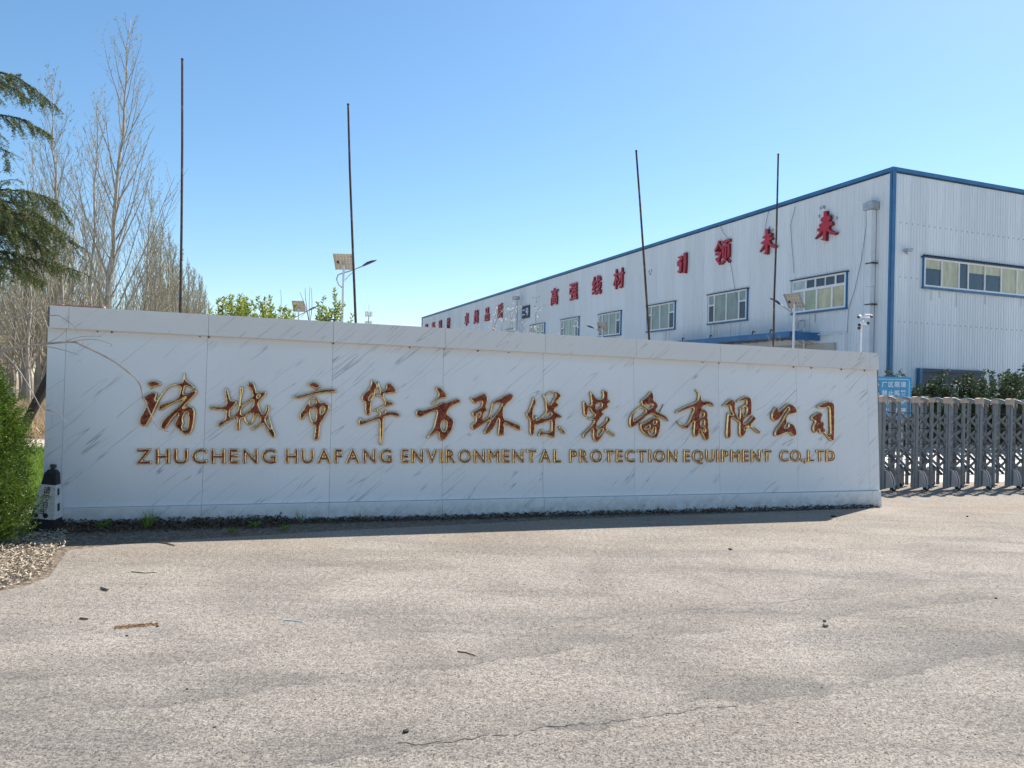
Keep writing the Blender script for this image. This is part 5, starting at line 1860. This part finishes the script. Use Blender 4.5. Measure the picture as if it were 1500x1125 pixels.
# white blossom sapling behind the wall + small bare twigs
def twig_thing(name, label, cat, Y, polys, rad, mat, blossoms=0, seed=1, group=None, foot_px=None, bmat='blossom', bl=0.035):
    r = random.Random(seed)
    x0, y0 = polys[0][0]
    f = at(foot_px if foot_px else x0, y0, Y); f.z = 0
    root = empty(name, loc=f)
    tag(root, label, cat, group)
    mb = MB()
    for i, pts in enumerate(polys):
        P = [at(x, y, Y + (0.08 * math.sin(i * 2.1) * (j / len(pts)))) - f for j, (x, y) in enumerate(pts)]
        # smooth
        Q = []
        for j in range(len(P) - 1):
            a = P[max(j - 1, 0)]; b = P[j]; c = P[j + 1]; d = P[min(j + 2, len(P) - 1)]
            for s in range(4):
                t = s / 4
                Q.append(0.5 * ((2 * b) + (c - a) * t + (2 * a - 5 * b + 4 * c - d) * t * t + (3 * b - a - 3 * c + d) * t ** 3))
        Q.append(P[-1])
        rr = rad if not isinstance(rad, (list, tuple)) else rad[i]
        mb.tube(Q, [rr * (1 - 0.7 * j / len(Q)) for j in range(len(Q))], 5, cap=False)
        if blossoms:
            pos = []
            for k in range(blossoms):
                pos.append(tuple(Q[int(r.uniform(0.25, 1) * (len(Q) - 1))] + Vector((r.gauss(0, .03), r.gauss(0, .03), r.gauss(0, .03)))))
            polys_b.append(pos)
    mb.build('branches', M[mat], root)
    return root, f


polys_b = []
sap = [[(735, 540), (728, 505), (724, 488), (727, 470), (735, 455), (744, 448)],
       [(735, 540), (737, 500), (735, 480), (742, 462), (755, 452), (763, 449)],
       [(735, 540), (742, 505), (746, 478), (752, 460), (757, 446)],
       [(735, 540), (750, 500), (752, 485), (749, 468), (745, 452)],
       [(735, 540), (760, 500), (766, 485), (768, 470)],
       [(735, 540), (772, 490), (785, 478), (784, 462), (790, 452), (800, 446)],
       [(735, 540), (725, 500), (722, 478), (726, 462), (730, 447)]]
root, f = twig_thing('flowering_sapling', 'young sapling dotted with white blossom behind the wall, before the far red characters', 'sapling', 12.4, sap,
                     [0.012, 0.01, 0.01, 0.009, 0.009, 0.009, 0.009], 'paletwig', 13, 4)
bp = np.array([p for l in polys_b[:7] for p in l])
bp = np.concatenate([bp, bp, bp])
link('blossoms', np_mesh('blossoms', blades(bp, nrs.normal(size=bp.shape), 0.024, 0.02), 4, M['blossom']), root)
polys_b = []
root, f = twig_thing('flowering_sapling', 'short white-flowered sapling under the far factory windows, right of the flue', 'sapling', 12.6,
                     [[(800, 545), (783, 500), (780, 485), (776, 477)], [(800, 545), (815, 505), (826, 482), (830, 472)], [(800, 545), (838, 500), (843, 478), (842, 468)],
                      [(800, 545), (788, 500), (790, 485)]], 0.008, 'paletwig', 8, 9)
bp = np.array([p for l in polys_b for p in l])
link('blossoms', np_mesh('blossoms', blades(np.concatenate([bp, bp]), nrs.normal(size=(2 * len(bp), 3)), 0.024, 0.02), 4, M['blossom']), root)
polys_b = []
twig_thing('bare_sapling', 'tiny leafless sapling beside the foot of the rightmost pole', 'sapling', 12.2,
           [[(1133, 560), (1131, 506), (1127, 498), (1124, 490)], [(1133, 560), (1138, 505), (1143, 498), (1140, 491)], [(1133, 560), (1134, 507), (1136, 496)]], 0.007, 'paletwig')
twig_thing('bare_sapling', 'thin leafless sapling above the wall between the two left solar lamps', 'sapling', 16,
           [[(453, 520), (453, 470), (453, 440), (454, 420)], [(453, 470), (446, 445), (439, 428)], [(453, 480), (457, 450), (456, 422)], [(453, 475), (448, 440), (447, 422)]], 0.011, 'paletwig')
twig_thing('bare_sapling', 'leafless whip standing between the yellow-green shrubs', 'sapling', 16,
           [[(410, 520), (411, 470), (412, 440), (411, 424)], [(411, 470), (417, 450), (421, 446)]], 0.01, 'paletwig')
# foreground bare branch reaching across the wall
twig_thing('bare_bush', 'leafless bush at the left edge, one long arching twig reaching over the first gilded character', 'bush', 6.9,
           [[(-70, 800), (-72, 640), (-66, 535), (0, 514), (41, 507), (102, 501), (123, 507), (163, 527), (188, 545), (204, 561), (210, 581), (223, 612), (235, 628), (247, 632)],
            [(88, 503), (118, 493.5), (149, 492.5)], [(102, 501), (135, 497), (163, 504), (160, 508)], [(60, 506), (90, 512), (116, 520)],
            [(-60, 500), (20, 470), (78, 462), (94, 467), (108, 478), (114, 488)],
            [(-30, 505), (0, 516), (24, 538), (45, 571), (62, 604), (66, 622)], [(66, 600), (85, 606), (96, 618), (99, 626)], [(70, 600), (82, 603), (90, 606)],
            [(-60, 530), (20, 532), (50, 512), (84, 495), (100, 480)], [(-60, 440), (10, 455), (45, 462), (70, 460)], [(-40, 480), (30, 462), (60, 448), (84, 446)],
            [(-60, 400), (0, 432), (40, 455), (62, 480)], [(-50, 470), (8, 490), (38, 468), (55, 440), (66, 425)], [(100, 501), (103, 492), (104, 486)], [(120, 506), (122, 497)],
            [(40, 507), (44, 540), (40, 560)], [(76, 608), (76, 625)]],
           [0.013, .004, .004, .005, .005, .008, .004, .003, .006, .005, .005, .006, .006, .002, .002, .003, .002], 'paletwig')

# ------------------------------------------------------------------ low plants, litter, mulch, grasses
def scatter_blades(name, label, cat, pos, dirs, L, W, mat, kink=0.0):
    o = link(name, np_mesh(name, blades(pos, dirs, L, W, kink), 4, M[mat]))
    tag(o, label, cat, kind='stuff')
    return o


# wood-chip mulch at lower left
P = []
while len(P) < 9000:
    px, py = nrs.uniform(-120, 96), nrs.uniform(778, 905)
    lim = np.interp(px, [-120, 0, 42, 66, 80, 88], [890, 860, 850, 836, 812, 800])
    if py < lim + nrs.normal() * 3:
        P.append(tuple(ground(px, py)))
P = np.array(P); P[:, 2] = nrs.uniform(0.001, 0.035, len(P))
scatter_blades('wood_chips', 'pale wood chip mulch spilling over the kerbless corner at lower left', 'mulch', P,
               np.stack([nrs.normal(size=len(P)), nrs.normal(size=len(P)), nrs.normal(size=len(P)) * 0.22], 1), nrs.uniform(0.015, 0.06, len(P)), nrs.uniform(0.006, 0.018, len(P)), 'chips', 0.1)
# dead leaves along the wall foot
P = []
for i in range(7500):
    t = nrs.uniform(0, 1) ** 1.5
    px = 90 + t * 1190
    if i % 3 == 0:
        px = nrs.uniform(88, 420)
    d = abs(nrs.normal()) * (0.14 if px < 420 else 0.07)
    q = WF.o + WF.u * (WF.px(px, 780)[0]) + WF.w * (0.0 + d)
    P.append((q.x, q.y, max(0.004, (0.085 if px < 420 else 0.045) * math.exp(-d * 9) * nrs.uniform(0, 1))))
P = np.array(P)
scatter_blades('leaf_litter', 'dark strip of dead leaves and grit along the foot of the sign wall', 'leaf litter', P,
               np.stack([nrs.normal(size=len(P)), nrs.normal(size=len(P)), np.abs(nrs.normal(size=len(P))) * 0.35], 1), nrs.uniform(0.015, 0.055, len(P)), nrs.uniform(0.01, 0.028, len(P)), 'deadleaf', 0.15)


def weed(px, py, n, L, W, up, label, name='weed'):
    q = ground(px, py)
    root = empty(name, loc=q)
    tag(root, label, 'weed')
    P = nrs.normal(size=(n, 3)) * np.array([0.02, 0.02, 0])
    a = nrs.uniform(0, 6.28, n)
    D = np.stack([np.cos(a), np.sin(a), nrs.uniform(up * 0.5, up * 1.6, n)], 1)
    link('leaves', np_mesh('leaves', blades(P + [0, 0, .01], D, nrs.uniform(L * 0.6, L * 1.15, n), W, -0.08), 4, M['grass']), root)


weed(153, 774, 16, 0.13, 0.035, 0.7, 'broad-leaved weed nearest the parking cone at the wall foot')
weed(216, 775, 40, 0.19, 0.007, 2.2, 'grass tuft at the wall foot below the first Latin letters', 'grass_tuft')
weed(222, 772, 24, 0.22, 0.006, 3.0, 'taller thin grass tuft close behind the tuft at the wall foot', 'grass_tuft')
weed(374, 772, 16, 0.10, 0.03, 0.6, 'small leafy weed at the wall foot below the gap after the first Latin word')
weed(340, 781, 30, 0.06, 0.02, 0.9, 'flat green weed in the shade patch left of the small leafy weed')
weed(440, 768, 18, 0.17, 0.006, 2.0, 'sparse grass blades at the wall foot below the second Latin word', 'grass_tuft')
weed(418, 776, 40, 0.06, 0.018, 0.9, 'low mat of green weeds in the wall shadow under the second Latin word')
weed(527, 762, 10, 0.15, 0.005, 2.0, 'few thin grass blades under the letters of the second Latin word end', 'grass_tuft')

# dry and green grass beyond the left end
P = []
for i in range(16000):
    Y = nrs.uniform(19, 36)
    px = nrs.uniform(-60, 110)
    q = at(px, 560, Y)
    P.append((q.x, q.y, 0))
P = np.array(P)
scatter_blades('dry_grass', 'tall tan dry grass in front of the leafless wood', 'grass', P,
               np.stack([nrs.normal(size=len(P)) * .35, nrs.normal(size=len(P)) * .35, np.ones(len(P))], 1), nrs.uniform(0.25, 0.75, len(P)), 0.018, 'drygrass', 0.05)
P = []
for i in range(9000):
    Y = nrs.uniform(9.2, 15.5)
    px = nrs.uniform(10, 95)
    q = at(px, 560, Y)
    P.append((q.x, q.y, 0))
P = np.array(P)
scatter_blades('green_grass', 'fresh green grass behind the left end of the sign wall', 'grass', P,
               np.stack([nrs.normal(size=len(P)) * .4, nrs.normal(size=len(P)) * .4, np.ones(len(P))], 1), nrs.uniform(0.10, 0.28, len(P)), 0.012, 'grass', 0.05)
sheet('gravel_path', [tuple(at(-200, 560, 15.8)[:2]), tuple(at(90, 560, 16.2)[:2]), tuple(at(95, 560, 19.0)[:2]), tuple(at(-200, 560, 19.3)[:2])], -0.002, M['chips'])


# stones and bits on the asphalt
def stone(px, py, s, label, seed, mat='stone', name='stone', flat=0.6):
    r = random.Random(seed)
    q = ground(px, py)
    import bmesh
    bm = bmesh.new()
    bmesh.ops.create_icosphere(bm, subdivisions=2, radius=1)
    for v in bm.verts:
        v.co = Vector((v.co.x * s * 1.25, v.co.y * s, v.co.z * s * flat)) * r.uniform(0.78, 1.12)
    for v in bm.verts:
        v.co.z += s * flat * 0.75
    me = bpy.data.meshes.new(name)
    bm.to_mesh(me); bm.free()
    me.materials.append(M[mat])
    o = link(name, me)
    o.location = (q.x, q.y, 0.001)
    o.rotation_euler = (0, 0, r.uniform(0, 6))
    tag(o, label, 'stone' if mat == 'stone' else 'debris')
    return o


stone(1209, 918, 0.022, 'larger of two pebbles lying together on the right of the asphalt', 1)
stone(1208, 911, 0.011, 'small pebble touching the larger pebble on the right of the asphalt', 2, flat=0.9)
stone(1070, 805, 0.022, 'grey pebble alone on the asphalt below the right half of the wall', 3)
stone(595, 1073, 0.013, 'dark pebble at the bottom centre of the asphalt near the long crack', 4, 'rubber')
stone(186, 932, 0.008, 'tiny dark pebble under the orange straw strip', 5, 'rubber')
stone(231, 918, 0.009, 'tiny dark pebble at the right end of the orange straw', 6, 'rubber')
stone(315, 1065, 0.009, 'pale tiny pebble near the bottom left of the asphalt', 7)
stone(1221, 757, 0.035, 'flat dark stone in the wall shadow near its right end', 8, 'rubber', flat=0.3)
stone(274, 1010, 0.006, 'tiny black pebble on the lower left asphalt', 9, 'rubber')
stone(1459, 877, 0.009, 'small dark pebble at the right edge of the asphalt', 10, 'rubber')
stone(1417, 757, 0.014, 'small dark pebble in front of the gate', 11, 'rubber')


def stick(pts, rad, mat, label, name='stick'):
    P = [ground(*p) for p in pts]
    c = P[0].copy()
    o = MB().tube([p - c + Vector((0, 0, rad * 1.1)) for p in P], [rad * (1 - 0.4 * i / len(P)) for i in range(len(P))], 5).build(name, M[mat])
    o.location = c
    tag(o, label, 'stick' if name == 'stick' else 'debris')


stick([(416, 909), (430, 910), (445, 912)], 0.004, 'signwhite', 'thin white strip lying on the asphalt left of centre', 'plastic_strip')
stick([(232, 795), (245, 797), (256, 800)], 0.007, 'stick', 'bent brown stick in the wall shadow below the second gilded character')
stick([(148, 863), (158, 866)], 0.01, 'stick', 'short brown stick on the asphalt left of the straw strip, nearest the mulch')
stick([(192, 838), (212, 840), (228, 839)], 0.0035, 'stick', 'thin twig on the asphalt below the leafy weed')
stick([(117, 907), (129, 908)], 0.007, 'stick', 'short dark twig left of the orange straw strip')
stick([(670, 955), (684, 957), (696, 961)], 0.004, 'stick', 'tiny curved twig in the middle of the asphalt')
P = []
for i in range(500):
    t = nrs.uniform(0, 1)
    q = ground(166 + 64 * t, 920 - 6 * t + nrs.normal() * 1.2)
    P.append((q.x, q.y, 0.004))
P = np.array(P)
scatter_blades('straw', 'narrow streak of orange straw on the lower left asphalt', 'straw', P,
               np.stack([np.ones(len(P)), nrs.normal(size=len(P)) * .5 - .2, nrs.normal(size=len(P)) * .1], 1), 0.02, 0.004, 'straw')
# fine grit scattered on the asphalt
P = []
for i in range(1600):
    px, py = nrs.uniform(0, 1500), 770 + 355 * nrs.uniform(0, 1) ** 1.3
    q = ground(px, py)
    P.append((q.x, q.y, 0.003))
P = np.array(P)
scatter_blades('grit', 'fine loose grit and leaf bits scattered over the asphalt', 'grit', P,
               np.stack([nrs.normal(size=len(P)), nrs.normal(size=len(P)), np.abs(nrs.normal(size=len(P))) * .3], 1), nrs.uniform(0.004, 0.014, len(P)), nrs.uniform(0.003, 0.007, len(P)), 'deadleaf')
